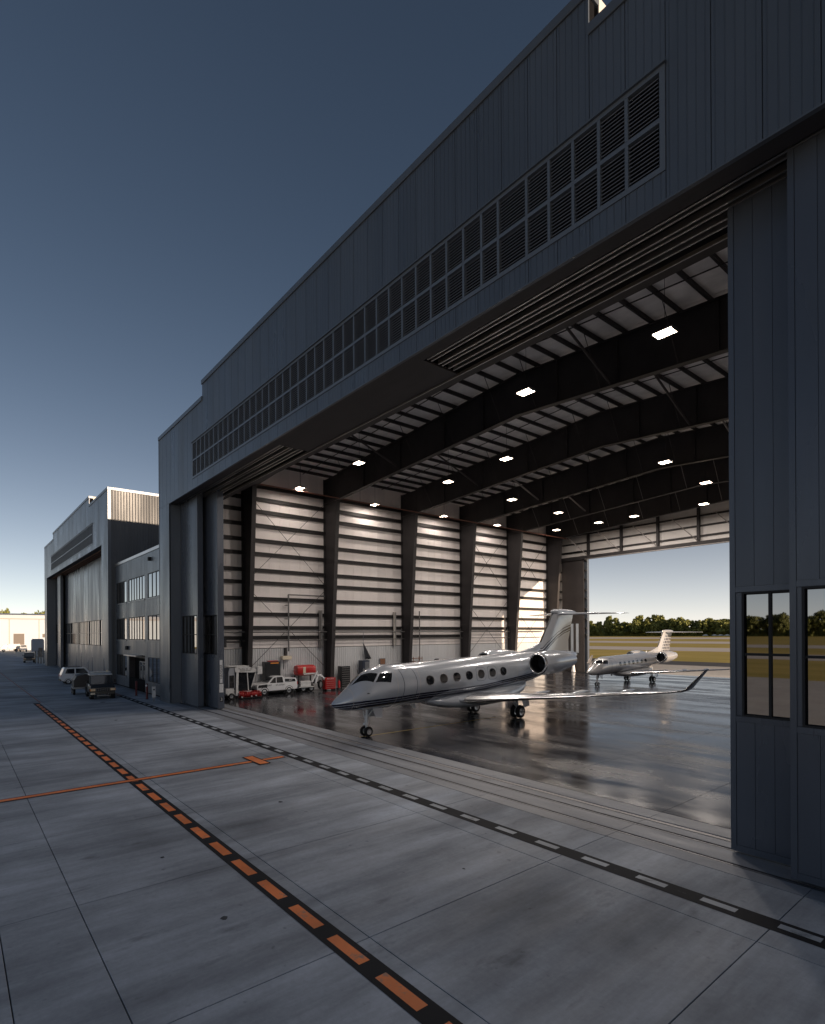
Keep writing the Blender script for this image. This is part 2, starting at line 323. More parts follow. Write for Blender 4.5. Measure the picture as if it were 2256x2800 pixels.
def thing(name,label,cat,loc=(0,0,0),rz=0,group=None):
    o=bpy.data.objects.new(name,None); COL.objects.link(o); o.location=loc; o.rotation_euler=(0,0,rz); o.empty_display_size=.3
    return tag(o,label,cat,group)
def struct(name,mb,m,kind='structure',**k):
    o=part(name,mb,m,None,**k); o['kind']=kind; return o
def copy_tree(o,parent=None):
    c=o.copy(); COL.objects.link(c); c.parent=parent
    for ch in list(o.children): copy_tree(ch,c)
    return c
def text(name,s,size,m,parent,loc,rot,extrude=.004):
    """lettering as its own mesh"""
    cu=bpy.data.curves.new(name,'FONT'); cu.body=s; cu.size=size; cu.extrude=extrude; cu.align_x='CENTER'; cu.align_y='CENTER'; cu.resolution_u=3
    tmp=bpy.data.objects.new('tmp',cu); COL.objects.link(tmp); dg=bpy.context.evaluated_depsgraph_get()
    me=bpy.data.meshes.new_from_object(tmp.evaluated_get(dg)); bpy.data.objects.remove(tmp); bpy.data.curves.remove(cu)
    me.materials.clear(); return link(name,me,m,parent,loc,rot)
# ================================================================== SETTING
def sheet(name,m,x0,x1,y0,y1,z,kind='structure',parent=None):
    mb=MB().add([(x0,y0,z),(x1,y0,z),(x1,y1,z),(x0,y1,z)],[(0,1,2,3)])
    o=part(name,mb,m,parent)
    if parent is None: o['kind']=kind
    return o
sheet('ground','grass_field',-2600,2600,-2600,2600,-.09)
apron=sheet('apron','concrete_apron',-262,70,-46,95,-.05)
sheet('shoulder','asphalt',-420,70,95.2,108,-.06)
sheet('taxiway','taxi_concrete',-900,500,168,208,-.06)
sheet('taxiway','taxi_concrete',-900,500,282,345,-.06)
sheet('taxiway','taxi_concrete',-1500,900,470,620,-.06)
sheet('taxiway','taxi_concrete',-900,300,-130,-98,-.06)
sheet('taxiway','taxi_concrete',-900,300,-240,-190,-.06)
sheet('road','taxi_concrete',-330,-286,-60,120,-.06)
# far slabs as one worn sheet, near slabs one by one
for x0,x1 in ((-262,-131.3),):
    sheet('apron_sheet','concrete',x0,x1,-46,13.6,-.004,parent=apron)
XJ=[6.0,1.0,-3.76,-8.31,-13.13,-18.12,-22.9]; 
while XJ[-1]>-128: XJ.append(XJ[-1]-4.77)
YJ=[-8.9,-4.1,.66,1.95,5.82,11.0,13.62]
SM={}
def slab(x0,x1,y0,y1,m,parent,z=0.,gap=.009):
    w,h=round(x1-x0,3),round(y1-y0,3); k=(w,h,m)
    if k not in SM:
        g=gap; SM[k]=MB().box(g,w-g,g,h-g,-.045,0).mesh('slab',bevel=.004,seg=1)
    return link('slab',SM[k],m,parent,(x0,y0,z))
for a,b in zip(XJ[1:],XJ[:-1]):
    for c,d in zip(YJ[:-1],YJ[1:]):
        if d<0 and a>-8: continue
        slab(a,b,c,d,'concrete',apron)
sheet('joint_bed','joint_fill',-131.3,6,-9,13.62,-.046,parent=apron)
# door-track strip in front of the hangar
tz=[(13.63,14.16),(14.32,15.10),(15.28,15.70),(15.96,16.72)]
for a,b in zip(XJ[1:],XJ[:-1]):
    if b<-52: continue
    for c,d in tz: slab(a,b,c,d,'threshold',apron,gap=.005)
sheet('track_bed','joint_fill',-52,6,13.62,16.75,-.046,parent=apron)
for y,w,m in ((14.24,.05,'steel_grey'),(15.19,.05,'steel_grey'),(15.83,.15,'worn_rail')):
    part('track_rail',MB().box(-50,2,y-w/2,y+w/2,-.045,-.012 if m=='steel_grey' else -.004),m,apron)
for y in (14.175,14.305,15.115,15.265): part('track_edge',MB().box(-50,2,y-.012,y+.012,-.045,-.001),'steel_mid',apron)
# ---- painted markings (sheets 4 mm above the slabs)
def mark(name,m,x0,x1,y0,y1,z=.004): return sheet(name,m,x0,x1,y0,y1,z,parent=apron)
mark('black_line','black_marking',-54.8,4,5.08,5.53)
x=-8.24+1.49*6; k=0
while x>-54:
    mark('orange_dash','orange_paint',x-.52,x+.52,5.19,5.41,.008); x-=1.49+.012*max(0,k-6)*.35; k+=1
mark('orange_line','red_marking',-118,-54.9,5.55,5.68)
mark('black_line','black_marking',-56.4,4,11.62,12.12)
x=-3.35+1.40*3
while x>-56: mark('white_dash','pale_marking',x-.335,x+.335,11.80,11.99,.008); x-=1.40
mark('red_line','red_marking',-70,-56.5,11.66,11.80); mark('red_line','red_marking',-70,-56.5,11.92,12.06)
# lead-in line with its crossbar, laid over the dashed line
mark('lead_in_border','black_marking',-23.26,-22.84,-9,11.50,.012); mark('lead_in_line','orange_paint',-23.19,-22.91,-9,11.46,.016)
mark('crossbar_border','black_marking',-24.10,-22.22,9.97,10.51,.020); mark('crossbar','orange_paint',-24.02,-22.30,10.04,10.44,.024)
for xx in (-59.7,-78.3,-92.): mark('white_line','pale_marking',xx-.07,xx+.07,-9,10.9)
# dark drain lid and tar spots in the paving
for (xx,yy,r) in ((-51.8,9.6,.30),(-40.2,8.2,.16),(-14.6,4.0,.07),(-10.7,4.05,.09),(-16.9,8.3,.10),(-9.3,9.2,.05)):
    mb=MB(); n=11; vs=[(xx+math.cos(2*PI*i/n)*r*random.uniform(.7,1.15),yy+math.sin(2*PI*i/n)*r*random.uniform(.5,.9),.004) for i in range(n)]
    part('tar_spot',mb.add(vs,[tuple(range(n))]),'tar_stain',apron)

# ================================================================== HANGARS
YF=13.5
PC={}
def panel_mesh(w,h,t=.05):
    k=(round(w,3),round(h,3),t)
    if k not in PC: PC[k]=MB().box(.009,w-.009,0,t,0,h).mesh('wall_panel',bevel=.007,seg=1)
    return PC[k]
def wp(name,mb,m,root,**k):
    l=root.location; return part(name,mb,m,root,loc=(-l.x,-l.y,-l.z),**k)
def rel(root,x,y,z): return (x-root.location.x,y-root.location.y,z-root.location.z)
LOW,HIGH,OPZ=22.12,23.22,16.10
LC={}
def louver_mesh(w,h):
    k=(round(w,3),round(h,3))
    if k not in LC:
        mb=MB(); n=int(h/.098); 
        for i in range(n):
            z=(i+.5)*h/n
            mb.add([(0,.0,z-.042),(w,.0,z-.042),(w,.10,z+.032),(0,.10,z+.032),(0,.012,z-.052),(w,.012,z-.052),(w,.112,z+.022),(0,.112,z+.022)],[(0,1,2,3),(7,6,5,4),(3,2,6,7)]); mb.box(0,w,-.006,.006,z-.058,z-.034)
        LC[k]=mb.mesh('louver_slats')
    return LC[k]
def facade(root,X0,X1,xo0,xo1,k0,k1,l0,l1,pitch,cols):
    y=YF; n=int((X1-X0)/pitch)
    grid=[X0+pitch*i for i in range(n+1)]+[X1]
    gx=lambda k:X0+pitch*k
    s0,s1,la,lb=gx(k0),gx(k1),gx(l0),gx(l1)
    LZ0,LZ1=16.80,19.42
    def pan(xa,xb,z0,z1): link('wall_panel',panel_mesh(xb-xa,z1-z0),'cladding',root,rel(root,xa,y,z0))
    for xa,xb in zip(grid[:-1],grid[1:]):
        if xb-xa<.05: continue
        c=(xa+xb)/2; top=(HIGH if s0<c<s1 else LOW)-.28
        if la<c<lb: pan(xa,xb,OPZ,LZ0); pan(xa,xb,LZ1,top)
        else: pan(xa,xb,OPZ,top)
    for a,b in ((X0,xo0),(xo1,X1)):
        q=[a]+[g for g in grid if a+.3<g<b-.3]+[b]
        for xa,xb in zip(q[:-1],q[1:]): pan(xa,xb,.12,OPZ-.004)
    # dark sub-wall behind the sheets (with the louvre gap)
    wb=MB(); y0,y1=y+.06,y+.30
    wb.box(X0+.02,xo0-.06,y0,y1,0,OPZ); wb.box(xo1+.06,X1-.02,y0,y1,0,OPZ)
    wb.box(X0+.02,X1-.02,y0,y1,OPZ+.02,LZ0-.01)
    wb.box(X0+.02,la-.01,y0,y1,LZ0,LZ1); wb.box(lb+.01,X1-.02,y0,y1,LZ0,LZ1); wb.box(X0+.02,X1-.02,y0,y1,LZ1+.01,LOW-.3)
    wb.box(s0+.02,s1-.02,y0,y1,LOW-.29,HIGH-.3); wb.box(la,lb,y0+.34,y1+.14,LZ0-.1,LZ1+.1)
    wp('sub_wall',wb,'void',root)
    # copings
    for a,b,z in ((X0-.05,s0,LOW),(s0-.05,s1+.05,HIGH),(s1,X1+.05,LOW)):
        wp('coping',MB().box(a,b,y-.06,y+.45,z-.30,z),'trim',root,bevel=.012,seg=1)
    for sx,sg in ((s0,-1),(s1,1)): wp('parapet_return',MB().box(sx-.03 if sg<0 else sx,sx if sg<0 else sx+.03,y+.46,y+3.4,LOW-.1,HIGH-.02),'pale_liner',root)
    wp('parapet_back',MB().box(s0+.05,s1-.05,y+3.2,y+3.4,LOW-.4,HIGH-.04),'pale_liner',root)
    wp('parapet_roof',MB().box(s0,s1,y+.46,y+3.3,HIGH-.16,HIGH-.12),'pale_liner',root)
    # corner trims
    for xx in (X0-.04,X1-.02): wp('corner_trim',MB().box(xx,xx+.06,y-.02,y+.3,.0,LOW-.31),'trim',root)
    wp('base_trim',MB().box(X0,xo0,y-.012,y+.06,0,.115),'trim',root)
    wp('head_trim',MB().box(xo0-.02,xo1+.02,y-.02,y+.10,OPZ-.05,OPZ-.006),'trim',root)
    # louvre bank
    fr=MB(); fw=.14; fy0,fy1=y-.03,y+.12
    fr.box(la,lb,fy0,fy1,LZ0,LZ0+fw); fr.box(la,lb,fy0,fy1,LZ1-fw,LZ1); fr.box(la,la+fw,fy0,fy1,LZ0+fw,LZ1-fw); fr.box(lb-fw,lb,fy0,fy1,LZ0+fw,LZ1-fw)
    fo=wp('louver_frame',fr,'louver_trim',root)
    wp('louver_head_drip',MB().box(la-.05,lb+.05,y-.10,y-.031,LZ1-.02,LZ1+.03),'trim',root)
    xs=cols; zm=(LZ0+LZ1)/2
    part('rail',MB().box(la+fw,lb-fw,fy0+.01,fy1-.005,zm-.06,zm+.06),'louver_trim',fo)
    for i,xx in enumerate(xs[1:-1]): part('mullion',MB().box(xx-.045,xx+.045,fy0+.005,fy1-.002,LZ0+fw+.002,zm-.062).box(xx-.045,xx+.045,fy0+.005,fy1-.002,zm+.062,LZ1-fw-.002),'louver_trim',fo)
    for xa,xb in zip(xs[:-1],xs[1:]):
        for z0,z1 in ((LZ0+fw,zm-.06),(zm+.06,LZ1-fw)):
            link('louver_slats',louver_mesh(xb-xa-.09,z1-z0),'louver_slat',root,rel(root,xa+.045,y+.02,z0))
    return s0,s1
def leaf(root,x0,x1,yf,th,wz0,wz1,cols,plank=.5,z1=16.42,label=None,sz=.13,glass='mirror_glass',nrow=2,win=True):
    """one sliding door leaf: core, planks, stiles, rails, window frame, panes"""
    core=MB(); c0=yf+.035; z0=.06
    if win:
        wa,wb=cols[0]-.06,cols[-1]+.06
        core.box(x0,x1,c0,yf+th,z0,wz0); core.box(x0,x1,c0,yf+th,wz1,z1); core.box(x0,wa,c0,yf+th,wz0+.001,wz1-.001); core.box(wb,x1,c0,yf+th,wz0+.001,wz1-.001)
        core.box(wa,wb,yf+.30,yf+.34,wz0+.002,wz1-.002)
    else: core.box(x0,x1,c0,yf+th,z0,z1)
    d=wp('door',core,'door_skin',root,bevel=.01,seg=1)
    if label: d['label']=label
    for a,b in ((x0,x0+sz),(x1-sz,x1)): part('stile',MB().box(a+.002,b-.002,yf,c0,z0+.002,z1-.002),'door_skin',d)
    segs=[(z0+.16,wz0-.14),(wz1+.14,z1-.2)] if win else [(z0+.16,z1-.2)]
    for za,zb in segs:
        xx=x0+sz+.004
        while xx<x1-sz-.05:
            xe=min(xx+plank,x1-sz-.004); part('plank',MB().box(xx+.005,xe-.005,yf+.012,c0-.001,za+.004,zb-.004),'door_skin',d); xx=xe
    rz=[(z0+.002,z0+.158),(z1-.198,z1-.002)]+([(wz0-.138,wz0-.002),(wz1+.002,wz1+.138)] if win else [])
    for za,zb in rz: part('rail',MB().box(x0+sz,x1-sz,yf+.004,c0-.001,za,zb),'door_skin',d)
    if win:
        fr=MB(); t=.05
        fr.box(wa,wb,yf+.01,yf+.12,wz0,wz0+t); fr.box(wa,wb,yf+.01,yf+.12,wz1-t,wz1); fr.box(wa,wa+t,yf+.01,yf+.12,wz0+t,wz1-t); fr.box(wb-t,wb,yf+.01,yf+.12,wz0+t,wz1-t)
        f=part('window_frame',fr,'black_plastic',d) if nrow==2 else part('window_frame',fr,'trim',d)
        zs=[wz0+t+(wz1-wz0-2*t)*i/nrow for i in range(nrow+1)]
        for a,b in zip(cols[:-1],cols[1:]):
            for za,zb in zip(zs[:-1],zs[1:]):
                part('pane',MB().box(a+.03,b-.03,yf+.085,yf+.10,za+.02,zb-.02),glass,d)
        for cxx in cols[1:-1]: part('mullion',MB().box(cxx-.03,cxx+.03,yf+.03,yf+.115,wz0+t,wz1-t),'black_plastic' if glass=='mirror_glass' else 'trim',d)
        for zz in zs[1:-1]: part('transom',MB().box(wa+t,wb-t,yf+.035,yf+.11,zz-.03,zz+.03),'black_plastic' if glass=='mirror_glass' else 'trim',d)
    return d
# ------------------------------------------------------------------ the open hangar
X0,X1=-49.67,1.55
hg=thing('hangar','open dark grey hangar with louvre band, sliding doors and lit interior','hangar',((X0+X1)/2,YF,0))
XO0,XO1=-46.93,-1.2
lc=[-41.11,-40.3]; 
while lc[-1]<-12.4: lc.append(lc[-1]+.838)
lc[-1]=-11.92; lc+=[-10.78,-9.96,-9.14,-8.33,-7.53,-6.65]
s0,s1=facade(hg,X0,X1,XO0,XO1,10,39,8,41,1.0526,lc)
# deep jambs and soffit
for a,b in ((XO0-.05,XO0),(XO1,XO1+.05)): wp('jamb',MB().box(a,b,YF+.11,14.35,0,OPZ-.06),'trim',hg)
so=MB(); so.box(XO0,XO1,YF+.11,14.10,OPZ-.045,OPZ+.05); so.box(-28.6,-16.3,14.101,15.95,OPZ-.04,OPZ+.05)
so.box(XO0-3,-28.6,14.101,16.3,17.0,17.05); so.box(-16.3,XO1+3,14.101,16.3,17.0,17.05)
wp('soffit',so,'soffit',hg)
hd=MB(); hd.box(X0+.3,X1-.3,16.0,16.42,OPZ-.06,17.4); wp('header_beam',hd,'steel_dark',hg)
wp('header_angle',MB().box(XO0,XO1,15.955,15.998,OPZ-.10,OPZ+.02),'bright_steel',hg)
for a,b in ((XO0,-28.7),(-16.2,XO1)):
    for yy in (14.22,14.42,14.80,15.00,15.35,15.62):
        wp('door_track',MB().box(a,b,yy-.03,yy+.03,OPZ-.02,OPZ+.16),'bright_steel',hg)
    for yy in (14.32,14.90,15.48): wp('track_web',MB().box(a,b,yy-.06,yy+.06,OPZ+.12,OPZ+.3),'steel_mid',hg)
for b in range(12): 
    pass
def cols_from(a,b,n): return [a+(b-a)*i/n for i in range(n+1)]
leaf(hg,-5.69,-.72,15.0,.40,3.42,6.48,cols_from(-5.36,-1.0,8),.42,label='inner right door leaf with four-pane windows')
leaf(hg,-4.18,.8,14.25,.40,3.42,6.48,cols_from(-3.89,.47,8),.42,label='outer right door leaf nearest the camera')
leaf(hg,-46.92,-42.86,14.36,.42,4.04,7.03,cols_from(-46.5,-43.2,4),.44,label='outer left door leaf')
dl=leaf(hg,-44.6,-40.77,15.10,.48,4.02,7.01,cols_from(-44.3,-41.03,4),.44,label='inner left door leaf with sign plates on its edge')
# sign plates on the leading edge of the inner left leaf
XE=-40.77
pl=part('sign_plate',MB().box(XE+.002,XE+.015,15.24,15.44,1.95,3.65),'grimy_white',dl)
part('sign_plate',MB().box(XE+.002,XE+.015,15.20,15.50,1.25,1.88),'grimy_white',dl); part('sign_plate',MB().box(XE+.002,XE+.015,15.24,15.46,.55,.92),'ink',dl)
text('lettering','HANGAR',.25,'ink',pl,(XE+.018,15.34,2.78),(R(90),R(-90),R(90)),.002)
text('lettering','3',.34,'grimy_white',pl,(XE+.018,15.35,.73),(R(90),0,R(90)),.002)
# ---------------- interior shell
XW=-49.2; YR=68.5
roofz=lambda x:23.02-abs(x+24.05)*.0645
LM={}
yy=16.9; i=0
while yy<YR-.1:
    ye=min(yy+1.05,YR)
    for nm,m,za,zb,off in (('liner_panel','liner',4.24,21.45,0),('wainscot_panel','wainscot',.0,4.20,.03)):
        k=(nm,round(ye-yy,3))
        if k not in LM: LM[k]=MB().box(-.05,off,.004,ye-yy-.004,0,zb-za).mesh(nm,bevel=.004,seg=1)
        link(nm,LM[k],m,hg,rel(hg,XW,yy,za))
    yy=ye
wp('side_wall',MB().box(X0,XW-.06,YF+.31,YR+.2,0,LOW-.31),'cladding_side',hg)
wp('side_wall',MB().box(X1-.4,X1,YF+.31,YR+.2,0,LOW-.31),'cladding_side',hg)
wp('side_coping',MB().box(X0-.05,X0+.4,YF+.46,YR+.3,LOW-.30,LOW),'trim',hg); wp('side_coping',MB().box(X1-.4,X1+.05,YF+.46,YR+.3,LOW-.30,LOW),'trim',hg)
wp('liner_wall',MB().box(X1-.5,X1-.42,YF+.4,YR,0,21.45),'liner',hg)
wp('wainscot_rail',MB().box(XW-.02,XW+.06,16.9,YR,4.20,4.24),'steel_mid',hg)
# roof sheets (pieces 2.1 m wide), purlins, frames
xc=-24.05
RS=MB()
FR=[20.6,29.2,39.2,48.4,57.1,65.6]
for side in (-1,1):
    n=25
    for i in range(n):
        yb0=YF+.4+(YR-YF-.4)*i/n; yb1=YF+.4+(YR-YF-.4)*(i+1)/n
        xe=X0+.3 if side<0 else X1-.3
        mb=MB().add([(xe,yb0+.01,roofz(xe)),(xc,yb0+.01,roofz(xc)),(xc,yb1-.01,roofz(xc)),(xe,yb1-.01,roofz(xe)),(xe,yb0+.01,roofz(xe)+.05),(xc,yb0+.01,roofz(xc)+.05),(xc,yb1-.01,roofz(xc)+.05),(xe,yb1-.01,roofz(xe)+.05)],[(0,1,2,3),(4,5,6,7),(0,1,5,4),(2,3,7,6)])
        wp('roof_sheet',mb,'roof_insul',hg)
wp('roof_deck',MB().add([(X0,YF+.4,roofz(X0)+.12),(xc,YF+.4,roofz(xc)+.12),(X1,YF+.4,roofz(X1)+.12),(X1,YR+.2,roofz(X1)+.12),(xc,YR+.2,roofz(xc)+.12),(X0,YR+.2,roofz(X0)+.12)],[(0,1,4,5),(1,2,3,4)]),'far_roof',hg)
PU={}
bays=list(zip([16.5]+FR,FR+[YR-.05]))
for (a,b) in bays:
    L=round(b-a-.04,3)
    PU[L]=MB().box(-.045,.045,0,L,-.26,0).box(-.045,.075,0,L,-.275,-.26).mesh('purlin')
    for i in range(-16,17):
        x=xc+i*1.52
        if not X0+.6<x<X1-.6: continue
        link('purlin',PU[L],'steel_dark',hg,rel(hg,x,a+.02,roofz(x)-.004))
    for t in (.36,.70):
        y=a+(b-a)*t
        for sgn,xe in ((-1,X0+.7),(1,X1-.7)): wp('bridging_rod',MB().bar((xc,y,roofz(xc)-.20),(xe,y,roofz(xe)-.20),.05,.05),'steel_dark',hg)
def frame(y):
    zt=lambda x:roofz(x)-.30
    zb=lambda x:20.02-abs(x-xc)*.0605
    for sg in (-1,1):
        xw=xc+sg*(xc-XW-.12); xk=xc+sg*22.55
        xb=xc+sg*23.95
        # column: outer flange, tapered web, sloping inner flange
        cm=MB(); w=.02
        poly=[(xw,0),(xb,0),(xk,zb(xk)),(xk,zt(xk)-.05),(xw,zt(xw))]
        cm.prism(poly,y-w,y+w,'xz')
        cm.box(xw-.02,xw+.02,y-.2,y+.2,0,zt(xw))
        cm.bar((xb,y,0),(xk,y,zb(xk)),.40,.035,(1,0,0))
        c=wp('column',cm,'steel_dark',hg)
        part('base_plate',MB().box(min(xw,xb)-.1,max(xw,xb)+.1,y-.28,y+.28,0,.03),'steel_mid',c)
        part('stiffener',MB().box(min(xw,xk)+.05,max(xw,xk)-.05,y-.15,y+.15,zb(xk)-.02,zb(xk)+.02),'steel_mid',c)
        rm=MB()
        xk2=xk+sg*.02
        rm.prism([(xk-sg*.03,zb(xk)),(xc,zb(xc)),(xc,zt(xc)),(xk-sg*.03,zt(xk))],y-w,y+w,'xz')
        rm.bar((xk,y,zb(xk)),(xc+sg*.01,y,zb(xc)),.42,.035); rm.bar((xk,y,zt(xk)),(xc+sg*.01,y,zt(xc)),.42,.03)
        r=wp('rafter',rm,'steel_dark',hg)
        for dx in (3.1,7.2,12.6,18.):
            x=xc+sg*dx; part('stiffener',MB().box(x-.012,x+.012,y-.19,y+.19,zb(x)+.03,zt(x)-.03),'steel_mid',r)
        for dx in (1.5,6.1,10.6,15.2,19.8):
            x=xc+sg*dx
            for dy in (-1,1): part('flange_brace',MB().cyl((x,y+dy*.1,zb(x)+.03),(x,y+dy*1.75,roofz(x)-.26),.022,5),'brace' if y>50 else 'steel_mid',r)
for y in FR: frame(y)
for y in FR[1:5]:
    for x in (-17.3,-37.2):
        wp('knee_strut',MB().cyl((x,y-.1,19.72),(x,y-6.2,roofz(x)-.28),.075,8),'steel_mid' if y<45 else 'brace',hg)
# girts between frames, a pair of service pipes and the braced bays
GZ=[19.30,18.1,16.95,15.65,14.25,13.0,11.48,10.33,8.84,7.41,6.14,5.21]
GM={}
for bi,(a,b) in enumerate(bays):
    L=round(b-a-.05,3)
    GM[L]=MB().box(.0,.20,0,L,-.16,.16).box(.17,.24,0,L,.13,.175).mesh('girt')
    for z in GZ:
        if z==5.21 and bi>3: continue
        link('girt',GM[L],'girt_steel',hg,rel(hg,XW+.015,a+.025,z))
def rod(p,q,r=.022,m='steel_dark',nm='brace_rod'): return wp(nm,MB().cyl(p,q,r,6),m,hg)
for (a,b) in ((20.8,29.0),(48.6,56.9),(57.3,65.4)):
    x=XW+.32
    rod((x,a,18.6),(x,b,10.4)); rod((x+.05,b,18.6),(x+.05,a,10.4)); rod((x,a,9.9),(x,b,2.2)); rod((x+.05,b,9.9),(x+.05,a,2.2))
wp('service_pipe',MB().cyl((XW+.38,17,5.74),(XW+.38,64,5.74),.075,8),'pipe_grey',hg)
wp('service_pipe',MB().cyl((XW+.34,17,4.95),(XW+.34,64,4.95),.05,8),'pipe_grey',hg)
wp('sprinkler_pipe',MB().cyl((-46.2,17,18.72),(-46.2,67,18.62),.06,8),'pipe_red',hg)
for y in (24.9,31.5,37,43,51,60): rod((-46.2,y,18.7),(-46.2,y,21.2),.012,'steel_mid','pipe_hanger')
wp('stand_pipe',MB().cyl((XW+.45,24.9,3.9),(XW+.45,24.9,9.32),.075,8).cyl((XW+.45,24.9,9.32),(XW+.45,28.9,9.32),.065,8),'pipe_grey',hg)
for z in (8.3,7.0,5.7): wp('pipe_clamp',MB().box(XW+.2,XW+.55,24.62,24.72,z-.03,z+.03).box(XW+.2,XW+.26,24.6,24.95,z-.03,z+.03),'steel_mid',hg)
wp('stand_pipe',MB().cyl((XW+.4,41.4,.0),(XW+.4,41.4,8.1),.06,8),'pipe_grey',hg)
for y0 in (28.3,37.65): wp('cable_tray',MB().box(XW+.25,XW+.33,y0,y0+.35,4.2,7.9).box(XW+.25,XW+.40,y0,y0+.03,4.2,7.9).box(XW+.25,XW+.40,y0+.32,y0+.35,4.2,7.9),'bright_steel',hg)
for y in (29.2,39.2,48.4,57.1): wp('downpipe',MB().cyl((XW+.3,y-.36,.1),(XW+.3,y-.36,6.1),.05,8),'pipe_grey',hg); wp('bracket',MB().box(XW+.2,XW+1.5,y-.3,y-.26,6.55,6.62),'steel_mid',hg)
# rear wall with its opening
RO0,RO1,RZ=-44.5,-3.6,15.75
x=X0+.3
while x<X1-.35:
    xe=min(x+1.05,X1-.3); c=(x+xe)/2
    za=0 if (xe<RO0+.1 or x>RO1-.1) else RZ+.35
    k=('rear',round(xe-x,3),round(za,2))
    if k not in LM: LM[k]=MB().box(.004,xe-x-.004,0,.05,0,21.4-za).mesh('liner_panel')
    link('liner_panel',LM[k],'liner_rear',hg,rel(hg,x,YR,za)); x=xe
rw=MB(); rw.box(X0+.02,RO0,YR+.06,YR+.2,0,LOW-.31); rw.box(RO1,X1-.02,YR+.06,YR+.2,0,LOW-.31); rw.box(RO0,RO1,YR+.06,YR+.2,RZ+.1,LOW-.31)
rw.add([(X0+.3,YR+.1,21.3),(xc,YR+.1,roofz(xc)),(X1-.3,YR+.1,21.3)],[(0,1,2)])
wp('rear_wall',rw,'cladding',hg)
wp('rear_header',MB().box(RO0-4,RO1+.4,YR-.5,YR-.02,RZ,RZ+.5),'steel_dark',hg); wp('header_angle',MB().box(RO0,RO1,YR-.56,YR-.502,RZ-.04,RZ+.06),'brace',hg)
for x in [RO0+.4+4.95*i for i in range(9)]:
    wp('wind_post',MB().box(x-.15,x+.15,YR-.42,YR-.1,RZ+.5,20.6),'steel_dark',hg)
    if x<-10: rod((x,YR-.5,RZ+.55),(x-2.2,66.0,19.0),.05,'brace','kicker_brace')
for z in (16.9,18.1,19.3): wp('girt',MB().box(RO0-4,RO1+3,YR-.22,YR-.02,z-.1,z+.1),'steel_dark',hg)
for z in GZ[2:]: wp('girt',MB().box(XW+.3,RO0-.05,YR-.22,YR-.02,z-.1,z+.1),'girt_steel',hg)
leaf(hg,-48.3,-44.55,YR+.24,.35,2.6,6.9,[-47.7,-46.9,-46.1,-45.3],.5,z1=15.9,glass='glass_dark',label='stacked rear door leaf')
part('door_back',MB().box(-48.2,-44.6,YR-.62,YR-.56,.06,15.6),'steel_mid',hg,loc=tuple(-v for v in hg.location))
for xa in (-47.6,-46.75,-45.9): part('pane',MB().box(xa,xa+.42,YR-.64,YR-.622,2.7,6.8),'far_white',hg,loc=tuple(-v for v in hg.location))
# polished floor slabs
FX=[1.0,-3.76,-8.31,-13.13,-18.12,-22.9,-27.7,-32.5,-37.3,-42.,-49.2]; FY=[16.74,24.2,32.,40.,48.,56.,64.,72.]
fl=sheet('hangar_floor','joint_fill',-49.3,1.5,16.73,72,-.046)
for a,b in zip(FX[1:],FX[:-1]):
    for c,d in zip(FY[:-1],FY[1:]): slab(a,b,c,d,'floor_polished',fl,gap=.006)
mark('yellow_line','yellow_paint',-24.80,-24.70,16.75,27.5,.004)
# ------------------------------------------------------------------ neighbouring hangar, closed
Z0,Z1=-124.4,-69.6
h2=thing('hangar','closed dark grey hangar beyond the office block, upper side wall sunlit','hangar',((Z0+Z1)/2,YF,0))
p2=(Z1-Z0)/48.66
c2=cols_from(Z0+p2*8+.14,Z0+p2*41-.14,40)
facade(h2,Z0,Z1,-121.5,-73.1,10,39,8,41,p2,c2)
for a,b in ((-121.55,-121.5),(-73.1,-73.05)): wp('jamb',MB().box(a,b,YF+.11,14.9,0,OPZ-.06),'trim',h2)
wp('soffit',MB().box(-121.5,-73.1,YF+.11,16.2,OPZ-.045,OPZ+.05),'soffit',h2)
for yy in (14.3,14.7,15.1): wp('door_track',MB().box(-121.5,-73.1,yy-.05,yy+.05,OPZ-.14,OPZ-.05),'brown',h2)
# door leaves step between two tracks as the photo shows
lv=[(-121.4,-115.4,14.95),(-113.3,-108.0,15.3),(-108.0,-100.6,15.3),(-100.6,-92.0,15.3),(-92.0,-84.4,15.3),(-84.4,-77.3,15.3),(-77.3,-73.2,15.3)]
for a,b,yv in lv: leaf(h2,a,b,yv,.4,4.15,7.6,cols_from(a+.3,b-.3,max(3,int((b-a)/1.15))),1.3,z1=15.98,glass='glass_dark',sz=.10)
leaf(h2,-116.2,-112.9,14.5,.4,4.15,7.6,None,1.1,z1=15.98,win=False)
y=YF+.31; 
while y<YR:
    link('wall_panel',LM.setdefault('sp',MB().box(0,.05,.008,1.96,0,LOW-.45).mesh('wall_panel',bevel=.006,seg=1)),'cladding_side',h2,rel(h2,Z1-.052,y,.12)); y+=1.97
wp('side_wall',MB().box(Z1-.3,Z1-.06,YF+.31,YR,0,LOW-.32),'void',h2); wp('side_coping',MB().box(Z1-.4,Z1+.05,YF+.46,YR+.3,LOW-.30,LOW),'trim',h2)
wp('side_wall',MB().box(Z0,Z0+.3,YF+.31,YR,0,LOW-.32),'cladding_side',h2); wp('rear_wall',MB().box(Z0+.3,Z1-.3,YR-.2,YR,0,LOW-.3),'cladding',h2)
wp('roof',MB().add([(Z0,YF+.4,21.5),((Z0+Z1)/2,YF+.4,22.9),(Z1,YF+.4,21.5),(Z1,YR,21.5),((Z0+Z1)/2,YR,22.9),(Z0,YR,21.5)],[(0,1,4,5),(1,2,3,4)]),'far_roof',h2)
for c,d in ((13.63,14.3),(14.32,15.1)): sheet('track_slab','threshold',-122,-72,c,d,.004,parent=apron)
